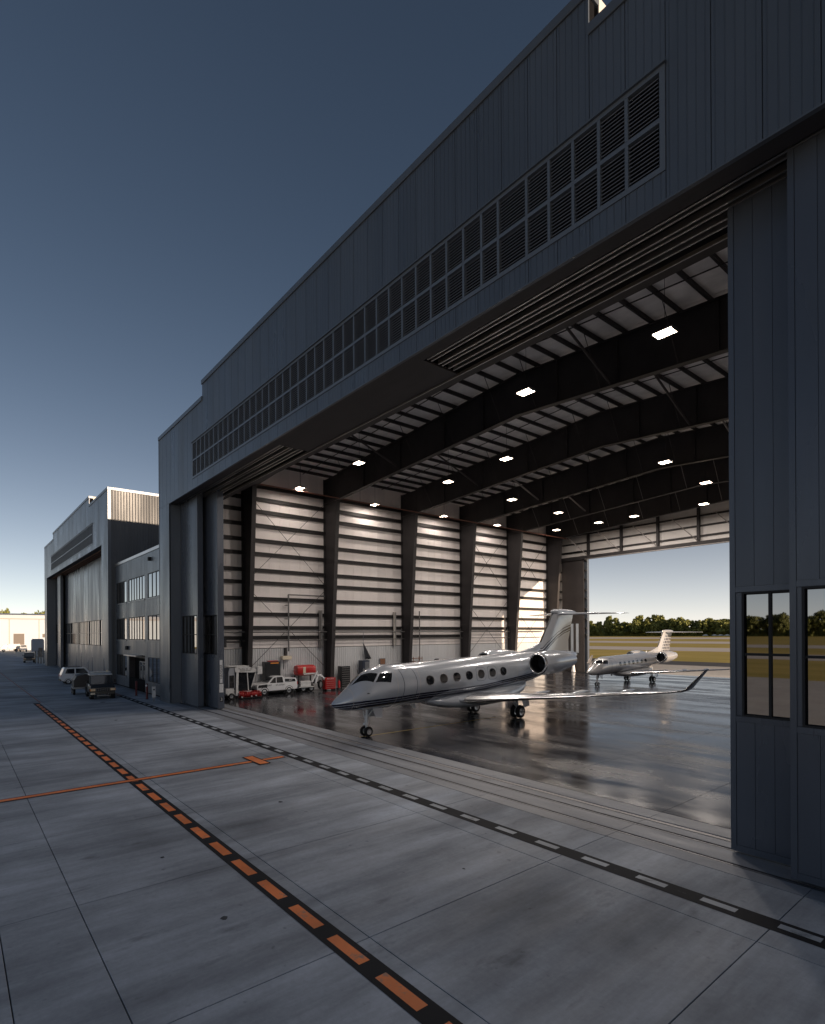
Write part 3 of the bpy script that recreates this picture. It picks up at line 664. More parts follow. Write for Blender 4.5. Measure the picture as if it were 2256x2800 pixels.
# ------------------------------------------------------------------ three-storey office between the hangars
YO=14.25
of=thing('office_block','three-storey grey office block squeezed between the two hangars','office',(-59.7,YO,0))
rows=[(9.0,11.3),(5.05,7.35),(1.15,3.45)]; bayx=[(-69.2,-64.6),(-63.7,-57.4),(-56.3,-51.0)]
OX0,OX1=-69.54,-49.75; OT=13.55
gx=[OX0]
while gx[-1]<OX1-.5: gx.append(gx[-1]+1.0)
gx[-1]=OX1
edges=sorted(set([round(v,3) for v in gx]+[round(e,3) for b in bayx for e in b]))
edges=[e for i,e in enumerate(edges) if i==0 or e-edges[i-1]>.04]
for a,b in zip(edges[:-1],edges[1:]):
    c=(a+b)/2; inb=[q for q in bayx if q[0]<c<q[1]]
    if not inb: segs=[(.1,OT-.3)]
    elif inb[0]==bayx[1]: segs=[(3.55,rows[1][0]),(rows[1][1],rows[0][0]),(rows[0][1],OT-.3)]
    else: segs=[(.1,rows[2][0]),(rows[2][1],rows[1][0]),(rows[1][1],rows[0][0]),(rows[0][1],OT-.3)]
    for za,zb in segs: link('wall_panel',panel_mesh(b-a,zb-za),'cladding',of,rel(of,a,YO,za))
bk=MB(); zz=[.0]+[v for r in reversed(rows) for v in r]+[OT-.3]
for i in range(0,len(zz),2): bk.box(OX0+.01,OX1-.01,YO+.055,YO+.25,zz[i],zz[i+1]-.01 if i<6 else zz[i+1])
for q0,q1 in ((OX0,bayx[0][0]),(bayx[0][1],bayx[1][0]),(bayx[1][1],bayx[2][0]),(bayx[2][1],OX1)): 
    bk.box(q0+.02,q1-.02,YO+.056,YO+.249,.02,OT-.32)
bk.box(OX0+.01,OX1-.01,YO+.6,YO+.7,0,OT-.35)
wp('sub_wall',bk,'void',of)
wp('coping',MB().box(OX0,OX1,YO-.06,YO+.4,OT-.30,OT),'bright_steel',of,bevel=.01,seg=1)
wp('roof',MB().box(OX0,OX1,YO+.4,YO+30,OT-.6,OT-.5),'far_roof',of)
for bi,(a,b) in enumerate(bayx):
    nc=6 if bi==1 else 4
    for ri,(za,zb) in enumerate(rows):
        if bi==1 and ri==2: continue
        fr=MB(); t=.07
        fr.box(a,b,YO+.02,YO+.2,za,za+t); fr.box(a,b,YO+.02,YO+.2,zb-t,zb); fr.box(a,a+t,YO+.02,YO+.2,za+t,zb-t); fr.box(b-t,b,YO+.02,YO+.2,za+t,zb-t)
        w=wp('window',fr,'black_plastic',of)
        part('sill',MB().box(a-.06,b+.06,YO-.06,YO+.019,za-.12,za-.01),'trim',w)
        xs=cols_from(a+t,b-t,nc)
        for c,d in zip(xs[:-1],xs[1:]): part('pane',MB().box(c+.04,d-.04,YO+.055,YO+.065,za+t+.002,zb-t-.002),'mirror_glass',w)
        for c in xs[1:-1]: part('mullion',MB().box(c-.07,c+.07,YO+.022,YO+.17,za+t,zb-t),'black_plastic',w)
# entrance recess: canopy, glazed doors, side screen
a,b=bayx[1]
wp('canopy',MB().box(a-.1,b-1.4,YO-.5,YO+.3,3.42,3.54),'bright_steel',of,bevel=.01,seg=1)
en=MB(); en.box(a-.001,a+.05,YO+.06,YO+.6,0,3.4); en.box(b-.05,b,YO+.06,YO+.6,0,3.4); en.box(a,b,YO+.5,YO+.59,3.2,3.54)
wp('entrance_recess',en,'steel_mid',of)
for q0,q1 in ((a+2.6,a+3.7),(a+3.75,a+4.85)):
    fr=MB(); fr.box(q0,q0+.09,YO+.40,YO+.48,0.02,2.9); fr.box(q1-.09,q1,YO+.40,YO+.48,0.02,2.9); fr.box(q0+.09,q1-.09,YO+.40,YO+.48,2.8,2.9); fr.box(q0+.09,q1-.09,YO+.40,YO+.48,.02,.2); fr.box(q0+.09,q1-.09,YO+.40,YO+.48,1.0,1.1)
    d=wp('entrance_door',fr,'steel_grey',of); part('pane',MB().box(q0+.09,q1-.09,YO+.43,YO+.44,.2,2.8),'glass_dark',d); part('handle',MB().cyl((q1-.2,YO+.34,.9),(q1-.2,YO+.34,1.6),.02,8),'bright_steel',d)
wp('side_screen',MB().box(a+5.0,b-.06,YO+.43,YO+.44,.1,3.2),'glass_dark',of)
for xx in (-64.35,-63.95):
    w=wp('wall_lamp',MB().box(xx-.10,xx+.10,YO-.20,YO-.002,4.0,4.4),'black_plastic',of,bevel=.02,seg=1)
w=wp('wall_lamp',MB().box(-55.4,-55.1,YO-.25,YO-.002,12.4,12.75),'black_plastic',of,bevel=.03,seg=1)
wp('floor_slab',MB().box(OX0,OX1,YO+.25,YO+29,3.7,3.9).box(OX0,OX1,YO+.25,YO+29,7.55,7.75),'steel_mid',of)
sheet('footpath','threshold',-69.5,-49.8,13.63,14.24,.006,parent=apron)
# ------------------------------------------------------------------ unseen hangar added off to the right: its bulk keeps the apron in shade
Q0,Q1=21.6,72.8
shade_hangar=thing('hangar','unseen dark grey hangar added off to the right to shade the apron','hangar',((Q0+Q1)/2,YF,0))
for a,b in zip(cols_from(Q0,Q1,16)[:-1],cols_from(Q0,Q1,16)[1:]): link('wall_panel',panel_mesh(b-a,LOW-.4),'cladding',shade_hangar,rel(shade_hangar,a,YF,.1))
for a in (Q0,Q1-.3): wp('side_wall',MB().box(a,a+.3,YF+.06,YR,0,LOW-.3),'cladding_side',shade_hangar)
wp('rear_wall',MB().box(Q0+.3,Q1-.3,YR-.3,YR,0,LOW-.3),'cladding',shade_hangar); wp('coping',MB().box(Q0-.05,Q1+.05,YF-.06,YF+.4,LOW-.3,LOW),'trim',shade_hangar)
wp('parapet',MB().box(Q0+10,Q1-10,YF+.06,YF+3,LOW+.001,HIGH),'cladding',shade_hangar)
wp('roof',MB().add([(Q0,YF+.4,21.5),((Q0+Q1)/2,YF+.4,22.9),(Q1,YF+.4,21.5),(Q1,YR,21.5),((Q0+Q1)/2,YR,22.9),(Q0,YR,21.5)],[(0,1,4,5),(1,2,3,4)]),'far_roof',shade_hangar)
shade_office=thing('office_block','unseen grey office block added off to the right to shade the apron','office',(11.6,14.4,0))  # out-of-view block added beside it, also there to shade the apron
wp('wall',MB().box(1.6,21.5,14.4,44,0,13.2),'cladding',shade_office); wp('coping',MB().box(1.6,21.5,14.3,14.8,13.2,13.55),'bright_steel',shade_office)
# ------------------------------------------------------------------ ceiling lights (each its own lamp)
LAMPS=[(-12.1,24.9,'nearest the right door leaf'),(-20.0,24.9,'over the jet nose bay, second from the right'),(-36.6,24.9,'above the jet nose, third from the right'),(-46.3,24.9,'in the first bay beside the left wall'),
 (-28.6,33.2,'just behind the first big rafter'),(-36.2,34.2,'in the second bay, left of centre'),(-47.4,34.2,'in the second bay beside the left wall'),
 (-21.3,43.8,'in the third bay near the right door edge'),(-37.0,43.8,'in the third bay, left of centre'),(-47.2,43.8,'in the third bay beside the left wall'),
 (-21.9,52.7,'in the fourth bay near the right door edge'),(-37.8,52.7,'in the fourth bay, left of centre'),(-47.0,52.7,'in the fourth bay beside the left wall'),
 (-33.5,61.3,'over the rear opening, second from the right'),(-38.1,61.3,'over the rear opening, third from the right'),(-25.7,61.3,'over the rear opening at far right'),(-44.3,61.3,'by the rear left corner')]
mat('lamp_glow',(1,.9,.8),.4,0,.3,emit=(1.,.80,.60),estr=16.)
lamp0=None
HM=MB().box(-.47,.47,-.29,.29,.05,.11).box(-.47,.47,-.025,.025,-.01,.05).box(-.47,-.43,-.29,.29,-.01,.05).box(.43,.47,-.29,.29,-.01,.05).mesh('housing')
GMm=MB().box(-.42,.42,.04,.27,.0,.045).mesh('tube_panel'); CM=MB().cyl((0,0,.11),(0,0,2.6),.012,5).mesh('cord')
for x,y,w in LAMPS:
    t=thing('ceiling_light','warm twin-panel ceiling light '+w,'ceiling light',(x,y,19.0),0,'ceiling lights in the hangar')
    link('housing',HM,'steel_grey',t); link('tube_panel',GMm,'lamp_glow',t); link('tube_panel',GMm,'lamp_glow',t,rot=(0,0,PI))
    c=link('cord',CM,'black_plastic',t); c.scale=(1,1,(roofz(x)-19.35)/2.5)
    for sy in (-1,1):
        ad=bpy.data.lights.new('lamp_light','AREA'); ad.shape='RECTANGLE'; ad.size=.62; ad.size_y=.14; ad.energy=LAMP_W/2*(.28 if x<-44 else 1.); ad.color=(1.,.89,.80)
        lo=bpy.data.objects.new('lamp_light',ad); COL.objects.link(lo); lo.parent=t; lo.location=(0,sy*.155,-.012)
# ================================================================== AIRCRAFT
FS=[(-2.25,1.88,.02,.02,.02),(-2.18,1.885,.13,.12,.13),(-2.0,1.91,.25,.24,.26),(-1.6,1.98,.44,.42,.46),(-1.2,2.06,.64,.58,.62),(-.8,2.16,.86,.71,.76),(-.4,2.27,1.04,.83,.88),(0,2.36,1.17,.93,.97),(.5,2.46,1.235,1.03,1.06),(1.,2.53,1.26,1.10,1.12),(2.,2.60,1.235,1.165,1.18),(3.,2.63,1.2,1.2,1.2),(7,2.75,1.2,1.2,1.2),(11,2.87,1.2,1.2,1.2),(12.5,2.93,1.19,1.17,1.18),(14,3.02,1.14,1.06,1.10),(15.5,3.13,1.05,.92,.98),(17,3.27,.92,.74,.82),(18.5,3.42,.76,.55,.62),(20,3.57,.55,.35,.41),(21,3.66,.38,.21,.26),(21.6,3.71,.22,.12,.15),(21.8,3.72,.04,.04,.04)]
FA=np.array(FS)
def fus(s):
    # smooth (Catmull-Rom) interpolation of the station table
    i=int(np.clip(np.searchsorted(FA[:,0],s)-1,0,len(FA)-2)); a,b=FA[i,0],FA[i+1,0]; t=np.clip((s-a)/(b-a),0,1)
    p1,p2=FA[i,1:],FA[i+1,1:]
    m1=(FA[i+1,1:]-FA[i-1,1:])/(FA[i+1,0]-FA[i-1,0])*(b-a) if i>0 else (p2-p1)
    m2=(FA[i+2,1:]-FA[i,1:])/(FA[i+2,0]-FA[i,0])*(b-a) if i<len(FA)-2 else (p2-p1)
    t2,t3=t*t,t**3
    return (2*t3-3*t2+1)*p1+(t3-2*t2+t)*m1+(-2*t3+3*t2)*p2+(t3-t2)*m2
def fpt(s,th,off=0.):
    zc,up,dn,rx=fus(s); c,sn=math.cos(th),math.sin(th)
    return ((rx+off)*c,s,zc+((up if sn>0 else dn)+off)*sn)
def th_of(s,z):
    zc,up,dn,rx=fus(s); q=(z-zc)/(up if z>zc else dn); return math.asin(max(-1,min(1,q)))
def patch(poly_fn,nu,nv,off,side=1):
    mb=MB(); vs=[]
    for j in range(nv+1):
        for i in range(nu+1):
            s,th=poly_fn(i/nu,j/nv); x,y,z=fpt(s,th,off); vs.append((x*side,y,z))
    mb.add(vs,[(j*(nu+1)+i,j*(nu+1)+i+1,(j+1)*(nu+1)+i+1,(j+1)*(nu+1)+i) for j in range(nv) for i in range(nu)]); return mb
def quadfn(c):  # corners (s,theta): bottom-front, bottom-rear, top-rear, top-front
    return lambda u,v:tuple(c[0][k]*(1-u)*(1-v)+c[1][k]*u*(1-v)+c[2][k]*u*v+c[3][k]*(1-u)*v for k in (0,1))
def oval(sc,zc,a,b,off,side,n=24,p=2.3):
    mb=MB(); vs=[fpt(sc,th_of(sc,zc),off)]
    for rr in (.5,1.):
        for i in range(n):
            t=2*PI*i/n; c,sn=math.cos(t),math.sin(t); s=sc+a*rr*math.copysign(abs(c)**(2/p),c); z=zc+b*rr*math.copysign(abs(sn)**(2/p),sn); vs.append(fpt(s,th_of(s,z),off))
    vs=[(x*side,y,z) for x,y,z in vs]
    fs=[(0,1+i,1+(i+1)%n) for i in range(n)]+[(1+i,1+n+i,1+n+(i+1)%n,1+(i+1)%n) for i in range(n)]
    return mb.add(vs,fs)
def airfoil(t,n=12,camber=.012):
    up=[];lo=[]
    for i in range(n+1):
        x=.5*(1-math.cos(PI*i/n)); y=5*t*(.2969*math.sqrt(x)-.126*x-.3516*x*x+.2843*x**3-.1015*x**4); c=camber*4*x*(1-x)
        up.append((x,c+y)); lo.append((x,c-y))
    return up+lo[-2:0:-1]
def wingring(le,chord,t,nrm=(0,0,1),tw=0.,n=12,span=None):
    """section ring: le = leading-edge point, chord runs aft (+y), thickness along nrm"""
    le=Vector(le); nn=Vector(nrm).normalized(); r=[]
    for x,z in airfoil(t,n): r.append(le+Vector((0,1,0))*(x*chord)+nn*(z*chord)-nn*(x*chord*tw))
    return r
def wheel(parent,c,r,w,ax=(1,0,0),rimm='rim',n=24):
    c=Vector(c); a=Vector(ax).normalized()
    ty=MB().lathe(c-a*w/2,a,[(0,r*.58),(0,r*.86),(w*.14,r*.97),(w*.35,r),(w*.65,r),(w*.86,r*.97),(w,r*.86),(w,r*.58)],n)
    t=part('wheel',ty,'rubber',parent,smooth=35)
    rm=MB().lathe(c-a*w/2,a,[(w*.30,.001),(w*.22,r*.16),(w*.10,r*.2),(w*.16,r*.36),(w*.04,r*.5),(w*.0,r*.60),(w,r*.60),(w*.96,r*.5),(w*.84,r*.36),(w*.9,r*.2),(w*.78,r*.16),(w*.7,.001)],n)
    part('rim',rm,rimm,t,smooth=40)
    return t
def jet(label,loc,rz,scale,paint,plain,finm,group,nwin=7,far=False):
    T=thing('business_jet',label,'jet',loc,rz,group); T.scale=(scale,)*3
    N=40; ss=sorted(set(list(np.linspace(-2.25,-2.0,6))+list(np.linspace(-2.0,3,32))+list(np.linspace(3,12,22))+list(np.linspace(12,21.8,34))))
    rings=[[fpt(s,2*PI*i/N) for i in range(N)] for s in ss]
    F=part('fuselage',MB().loft(rings),paint,T,smooth=50)
    # belly fairing that carries the wing
    bf=[]
    for s,zb,w,zt in ((4.1,1.50,.35,1.62),(4.8,1.22,.85,1.72),(5.8,1.00,1.22,1.82),(7.2,.88,1.40,1.88),(9,.86,1.45,1.94),(10.8,.92,1.42,2.02),(12,1.10,1.26,2.06),(13.2,1.42,.95,2.08),(14.2,1.85,.4,2.1)):
        zc=(zb+zt)/2; hh=(zt-zb)/2; bf.append([(w*math.copysign(abs(math.cos(t))**.7,math.cos(t)),s,zc+hh*math.copysign(abs(math.sin(t))**.8,math.sin(t))) for t in [2*PI*i/28 for i in range(28)]])
    part('belly_fairing',MB().loft(bf),plain,T,smooth=50)
    for sd in (1,-1):
        # cockpit glazing
        q=lambda s,z:(s,th_of(s,z))
        g1=patch(quadfn([(-1.05,R(82)),q(-.14,2.95),q(.28,3.37),(-.42,R(85))]),8,6,.010,sd); g2=patch(quadfn([q(-.03,2.95),q(.86,2.90),q(1.12,3.38),q(.40,3.38)]),8,6,.010,sd)
        surround=patch(quadfn([(-1.12,R(88)),q(.95,2.84),q(1.24,3.44),(-.38,R(88))]),16,8,.004,sd)
        part('windscreen',g1,'glass_dark',T,smooth=60); part('side_window',g2,'glass_dark',T,smooth=60); part('windscreen_surround',surround,'gear_white' if far else 'jet_plain',T,smooth=60)
        for i in range(nwin):
            s=3.72+1.135*i; z=2.84+.03*i
            if i in (4,5): part('exit_seam',oval(s,z,.46,.43,.004,sd,p=4.),'blue_black',F,smooth=60); part('exit_hatch',oval(s,z,.44,.41,.007,sd,p=4.),plain,F,smooth=60)
            w=part('cabin_window',oval(s,z,.335,.275,.010,sd),plain if far else 'jet_chrome',T,smooth=60); part('pane',oval(s,z,.30,.245,.014,sd),'glass_dark',w,smooth=60)
        # wing, polished leading edge, winglet
        st=[(.9,5.75,6.1,.115,1.46),(1.45,6.3,5.45,.115,1.50),(2.6,7.35,4.35,.11,1.56),(4.2,8.80,3.45,.10,1.64),(7.2,11.5,2.35,.095,1.80),(10.2,14.2,1.50,.09,1.97),(10.6,14.62,1.36,.085,2.03)]
        wr=[wingring((sd*x,s,z),c,t,(0,0,1),.02) for x,s,c,t,z in st]
        Wg=part('wing',MB().loft(wr,True,True),plain,T,smooth=40)
        le=[]
        for x,s,c,t,z in st[1:]:
            r=wingring((sd*x,s,z),c,t*1.03,(0,0,1),.02); n=len(r); k=4
            idx=[i%n for i in range(-k,k+1)]; le.append([Vector(r[i])+Vector((0,-.012,0)) for i in idx])
        part('leading_edge',MB().loft(le,False,False,False),'jet_chrome',Wg,smooth=60)
        wl_=[]
        for u in (0,.06,.13,.2,.3,.45,.6,.8,1.):
            k=min(1,u/.22); ang=R(60)*k; x=10.6+.28*math.sin(k*PI/2)+.55*max(0,u-.15); s=14.62+.30*k+2.35*max(0,u-.1); z=2.03+.07*k*k+1.30*max(0,u-.12); c=1.36-.12*k-.75*max(0,u-.1)
            wl_.append(wingring((sd*x,s,z),c,.10,(-sd*math.sin(ang),0,math.cos(ang)),0))
        part('winglet',MB().loft(wl_,False,True),'jet_black' if not far else 'far_trim',Wg,smooth=40)
        for xx,s in ((3.4,11.4),(5.6,12.3),(8.0,13.6)):
            part('flap_fairing',MB().lathe((sd*xx,s-.9,1.46+xx*.055),(0,1,0.04),[(0,.01),(.2,.08),(.7,.13),(1.3,.12),(1.9,.05),(2.1,.01)],10),plain,Wg,smooth=50)
        # engine nacelle, polished lip, fan, pylon
        nx,nz=2.28,3.44
        prof=[(.06,.60),(.0,.665),(.05,.71),(.3,.775),(1.0,.82),(1.9,.80),(2.9,.70),(3.8,.56),(4.35,.46),(4.30,.40)]
        Nc=part('engine_nacelle',MB().lathe((sd*nx,12.75,nz),(0,1,.035),prof,32),plain,T,smooth=50)
        part('intake_lip',MB().lathe((sd*nx,12.75,nz),(0,1,.035),[(.20,.585),(.05,.60),(-.012,.63),(-.016,.665),(.03,.705),(.14,.742)],32),'jet_chrome',Nc,smooth=60)
        part('intake_duct',MB().lathe((sd*nx,12.75,nz),(0,1,.035),[(.18,.586),(.5,.56),(.95,.55)],32),'jet_dark',Nc,smooth=60)
        fan=MB().lathe((sd*nx,12.75,nz),(0,1,.035),[(.92,.552),(.93,.16),(.75,.10),(.60,.01)],32); part('fan',fan,'fan_metal',Nc,smooth=30)
        part('exhaust',MB().lathe((sd*nx,12.75,nz),(0,1,.035),[(4.28,.40),(3.9,.38),(3.88,.01)],24),'jet_dark',Nc,smooth=40)
        py=[]
        for x,s,c,z in ((.75,13.6,3.2,3.36),(1.2,13.6,3.1,3.40),(1.62,13.55,3.0,3.44)): py.append(wingring((sd*x,s,z),c,.09,(0,0,1)))
        part('engine_pylon',MB().loft(py),plain,T,smooth=40)
        # tailplane
        tp=[wingring((sd*x,s,z),c,t) for x,s,c,t,z in ((.02,18.75,2.45,.10,6.97),(.3,18.85,2.35,.09,6.97),(4.15,21.15,.95,.08,6.97),(4.3,21.4,.65,.06,6.97))]
        part('tailplane',MB().loft(tp),plain,T,smooth=40)
        # main gear
        gx,gs=1.88,11.1
        G=part('main_gear_strut',MB().cyl((sd*gx,gs,.42),(sd*(gx-.05),gs-.06,1.55),.085,12).cyl((sd*gx,gs-.5,1.05),(sd*gx,gs,.62),.045,8).cyl((sd*(gx-.42),gs,.43),(sd*(gx+.42),gs,.43),.06,10).cyl((sd*gx,gs+.02,.6),(sd*(gx-.55),gs+.05,1.5),.04,8),'gear_white',T,smooth=40)
        for dx in (-.21,.21): wheel(T,(sd*gx+dx,gs,.42),.42,.24)
        part('gear_door',MB().add([(sd*(gx+.42),gs-.28,1.52),(sd*(gx+.42),gs+.55,1.50),(sd*(gx+.58),gs+.46,.80),(sd*(gx+.56),gs-.1,.72),(sd*(gx+.45),gs-.28,1.52),(sd*(gx+.45),gs+.55,1.50),(sd*(gx+.61),gs+.46,.80),(sd*(gx+.59),gs-.1,.72)],[(0,1,2,3),(7,6,5,4),(0,4,5,1),(1,5,6,2),(2,6,7,3),(3,7,4,0)]),plain,G)
        # static ports, pitot tubes, belly blade
        for s,z in ((-.55,2.42),(-.35,2.02)): 
            x,y,zz=fpt(s,th_of(s,z),.0); part('pitot_probe',MB().cyl((sd*x,y,zz),(sd*(x+.10),y+.03,zz-.02),.016,6).cyl((sd*(x+.10),y-.12,zz-.02),(sd*(x+.10),y+.06,zz-.02),.016,6),'jet_dark',F)
    for s_ in (-1.28,1.32,2.95,12.1,14.4,16.2):
        rg_=[[fpt(s_+d,2*PI*i/N,.0022) for i in range(N)] for d in (-.009,.009)]
        part('panel_seam',MB().loft(rg_,False,False),'far_trim',F,smooth=60)
    # entry door on the port side: seam under a flush panel
    sf=lambda u,v,e:(1.66-e+(.92+2*e)*u+.12*math.sin(PI*v)*.9,th_of(2.1,1.82-e)*(1-v)+th_of(2.1,3.55+e)*v)
    part('door_seam',patch(lambda u,v:sf(u,v,.035),10,18,.004,1),'blue_black',F,smooth=60)
    part('entry_door',patch(lambda u,v:sf(u,v,0),10,18,.008,1),paint,T,smooth=60)
    # fin, dorsal fillet, bullet
    fn=[]
    for z,s,c,t in ((3.6,14.6,5.9,.075),(4.3,15.9,4.6,.085),(4.9,16.75,3.75,.09),(5.9,17.5,3.35,.09),(6.9,18.25,2.95,.09),(7.15,18.45,2.7,.09)):
        fn.append(wingring((0,s,z),c,t,(1,0,0),0,12))
    Fn=part('fin',MB().loft(fn),finm,T,smooth=40)
    dl_=[]
    for s,z,w in ((12.6,3.9,.03),(13.4,4.12,.10),(14.5,4.28,.17),(15.6,4.52,.2),(16.4,4.80,.2),(17.2,5.0,.18)): dl_.append([(w*math.cos(t),s,3.6+(z-3.6)*math.sin(t)) for t in [PI*i/10 for i in range(11)]])
    part('dorsal_fillet',MB().loft(dl_,True,True,False),plain,T,smooth=60)
    bl=[]
    for s,r in ((18.0,.02),(18.15,.13),(18.5,.20),(19.2,.24),(20.2,.24),(21.0,.20),(21.5,.12),(21.75,.02)): bl.append([(r*.8*math.cos(t),s,7.12+r*math.sin(t)) for t in [2*PI*i/16 for i in range(16)]])
    part('tail_bullet',MB().loft(bl),plain,T,smooth=50)
    part('fin_leading_edge',MB().bar((0,16.55,4.78),(0,18.28,7.02),.07,.10),'jet_black',Fn)
    # nose gear
    G=part('nose_gear_strut',MB().cyl((0,0,.27),(0,.05,1.55),.065,12).cyl((0,.0,.62),(0,.03,1.1),.10,12).cyl((0,.06,1.0),(0,.62,1.52),.04,8).cyl((-.05,-.08,.95),(-.05,-.16,1.35),.03,8).cyl((-.28,0,.27),(.28,0,.27),.045,10).box(-.09,.09,-.17,-.06,.62,.72),'gear_white',T,smooth=40)
    for dx in (-.18,.18): wheel(T,(dx,0,.27),.27,.15)
    for sd in (-1,1): part('nose_gear_door',MB().add([(sd*.20,.25,1.50),(sd*.20,.95,1.46),(sd*.30,.85,.95),(sd*.30,.40,.98),(sd*.23,.25,1.50),(sd*.23,.95,1.46),(sd*.33,.85,.95),(sd*.33,.40,.98)],[(0,1,2,3),(7,6,5,4),(0,4,5,1),(1,5,6,2),(2,6,7,3),(3,7,4,0)]),plain,G)
    part('blade_antenna',MB().add([(-.02,3.2,1.45),(.02,3.2,1.45),(.02,3.62,1.45),(-.02,3.62,1.45),(-.012,3.52,1.15),(.012,3.52,1.15),(.012,3.72,1.15),(-.012,3.72,1.15)],[(0,1,2,3),(4,5,6,7),(0,1,5,4),(1,2,6,5),(2,3,7,6),(3,0,4,7)]),'gear_white',T)
    part('blade_antenna',MB().add([(-.02,12.9,4.1),(.02,12.9,4.1),(.02,13.2,4.1),(-.02,13.2,4.1),(-.012,13.1,4.3),(.012,13.1,4.3),(.012,13.25,4.3),(-.012,13.25,4.3)],[(0,1,2,3),(4,5,6,7),(0,1,5,4),(1,2,6,5),(2,3,7,6),(3,0,4,7)]),'gear_white',T)
    return T
jet('large silver business jet with navy stripes parked nose-out inside the hangar',(-24.75,17.2+.0,.004),R(4),1.0,'jet_silver','jet_plain','fin_swoosh','business jets in the hangar')
jet('smaller white business jet with patterned tail fin by the rear opening',(-32.0,51.0,.004),R(1.0),.79,'jet_white','jet_white_plain','fin_pattern','business jets in the hangar',far=True)

# ================================================================== ROAD VEHICLES
def vehicle_body(profile,w,tumble,zt,m,parent,name='body',bevel=.05):
    """side profile (y,z) lofted across the width, drawn in above zt by 'tumble' per metre"""
    n=len(profile); rings=[]
    for u in (-1,-.94,-.5,0,.5,.94,1):
        ring=[]
        for y,z in profile:
            hw=w/2-max(0,z-zt)*tumble; k=.985 if abs(u)==1 else 1
            ring.append((u*hw,y,z if abs(u)<1 else zt+(z-zt)*k))
        rings.append(ring)
    return part(name,MB().loft(rings),m,parent,smooth=35,bevel=bevel,seg=2)
def side_pane(parent,poly,w,tumble,zt,sd,m='glass_dark',name='side_window',off=.006):
    vs=[(sd*(w/2-max(0,z-zt)*tumble+off),y,z) for y,z in poly]; vs2=[(sd*(w/2-max(0,z-zt)*tumble-.03),y,z) for y,z in poly]; n=len(poly)
    return part(name,MB().add(vs+vs2,[tuple(range(n))]+[(i,(i+1)%n,n+(i+1)%n,n+i) for i in range(n)]),m,parent)
def slab_pane(parent,p0,p1,hw0,hw1,m='glass_dark',name='windscreen',off=.008):
    """pane between (y,z) p0 (bottom) and p1 (top), normal away from the body"""
    (y0,z0),(y1,z1)=p0,p1; d=Vector((0,y1-y0,z1-z0)).normalized(); nn=Vector((0,-d.z,d.y)); 
    vs=[Vector((-hw0,y0,z0)),Vector((hw0,y0,z0)),Vector((hw1,y1,z1)),Vector((-hw1,y1,z1))]
    a=[v+nn*off for v in vs]; b=[v-nn*off for v in vs]
    return part(name,MB().add(a+b,[(0,1,2,3),(7,6,5,4),(0,4,5,1),(1,5,6,2),(2,6,7,3),(3,7,4,0)]),m,parent)
# --- small white four-door car (drives towards +Y, right side to the camera)
V=thing('hatchback_car','small boxy white car parked across the apron behind the black truck','car',(-74.6,9.5,0),0)
pr=[(.05,.42),(.0,.80),(.06,1.12),(.30,1.78),(.42,1.88),(2.30,1.88),(2.46,1.83),(2.92,1.18),(3.50,1.08),(3.62,.86),(3.60,.42),(3.4,.32),(.3,.32)]
V0=vehicle_body(pr,1.66,.12,1.10,'white_paint',V)
for sd in (-1,1):
    side_pane(V,[(.40,1.20),(.56,1.72),(1.32,1.74),(1.32,1.18)],1.66,.12,1.10,sd); side_pane(V,[(1.46,1.18),(1.46,1.74),(2.30,1.73),(2.68,1.18)],1.66,.12,1.10,sd)
    for yy in (.70,2.90): wheel(V,(sd*.74,yy,.30),.30,.19); part('wheel_arch',MB().lathe((sd*.795,yy,.31),(sd,0,0),[(0,.01),(.0,.37),(.04,.37),(.04,.34)],18),'black_plastic',V)
    for yy in (1.1,2.1): part('door_handle',MB().box(sd*.835-.012,sd*.835+.012,yy,yy+.14,1.02,1.05),'black_plastic',V)
    part('door_line',MB().box(sd*.832-.006,sd*.832+.006,1.385,1.40,.40,1.12),'black_plastic',V)
    part('tail_lamp',MB().box(sd*.72-.06,sd*.72+.06,-.015,.06,.84,1.05),'red_paint',V); part('mirror',MB().box(sd*.95-.09,sd*.95+.07,2.48,2.60,1.16,1.30),'black_plastic',V,bevel=.02)
    part('head_lamp',MB().box(sd*.62-.12,sd*.62+.12,3.57,3.63,.82,.97),'cream',V)
slab_pane(V,(2.49,1.77),(2.88,1.23),.62,.68,name='windscreen'); slab_pane(V,(.12,1.24),(.30,1.72),.64,.58,name='rear_window')
part('bumper',MB().box(-.78,.78,-.06,.10,.38,.56),'black_plastic',V,bevel=.03); part('bumper',MB().box(-.78,.78,3.54,3.67,.36,.54),'black_plastic',V,bevel=.03); part('badge',MB().box(-.84,-.825,.3,.5,1.0,1.04),'ink',V)
for sd in (-1,1): part('roof_rail',MB().bar((sd*.52,.7,1.91),(sd*.52,2.1,1.91),.04,.04),'black_plastic',V)
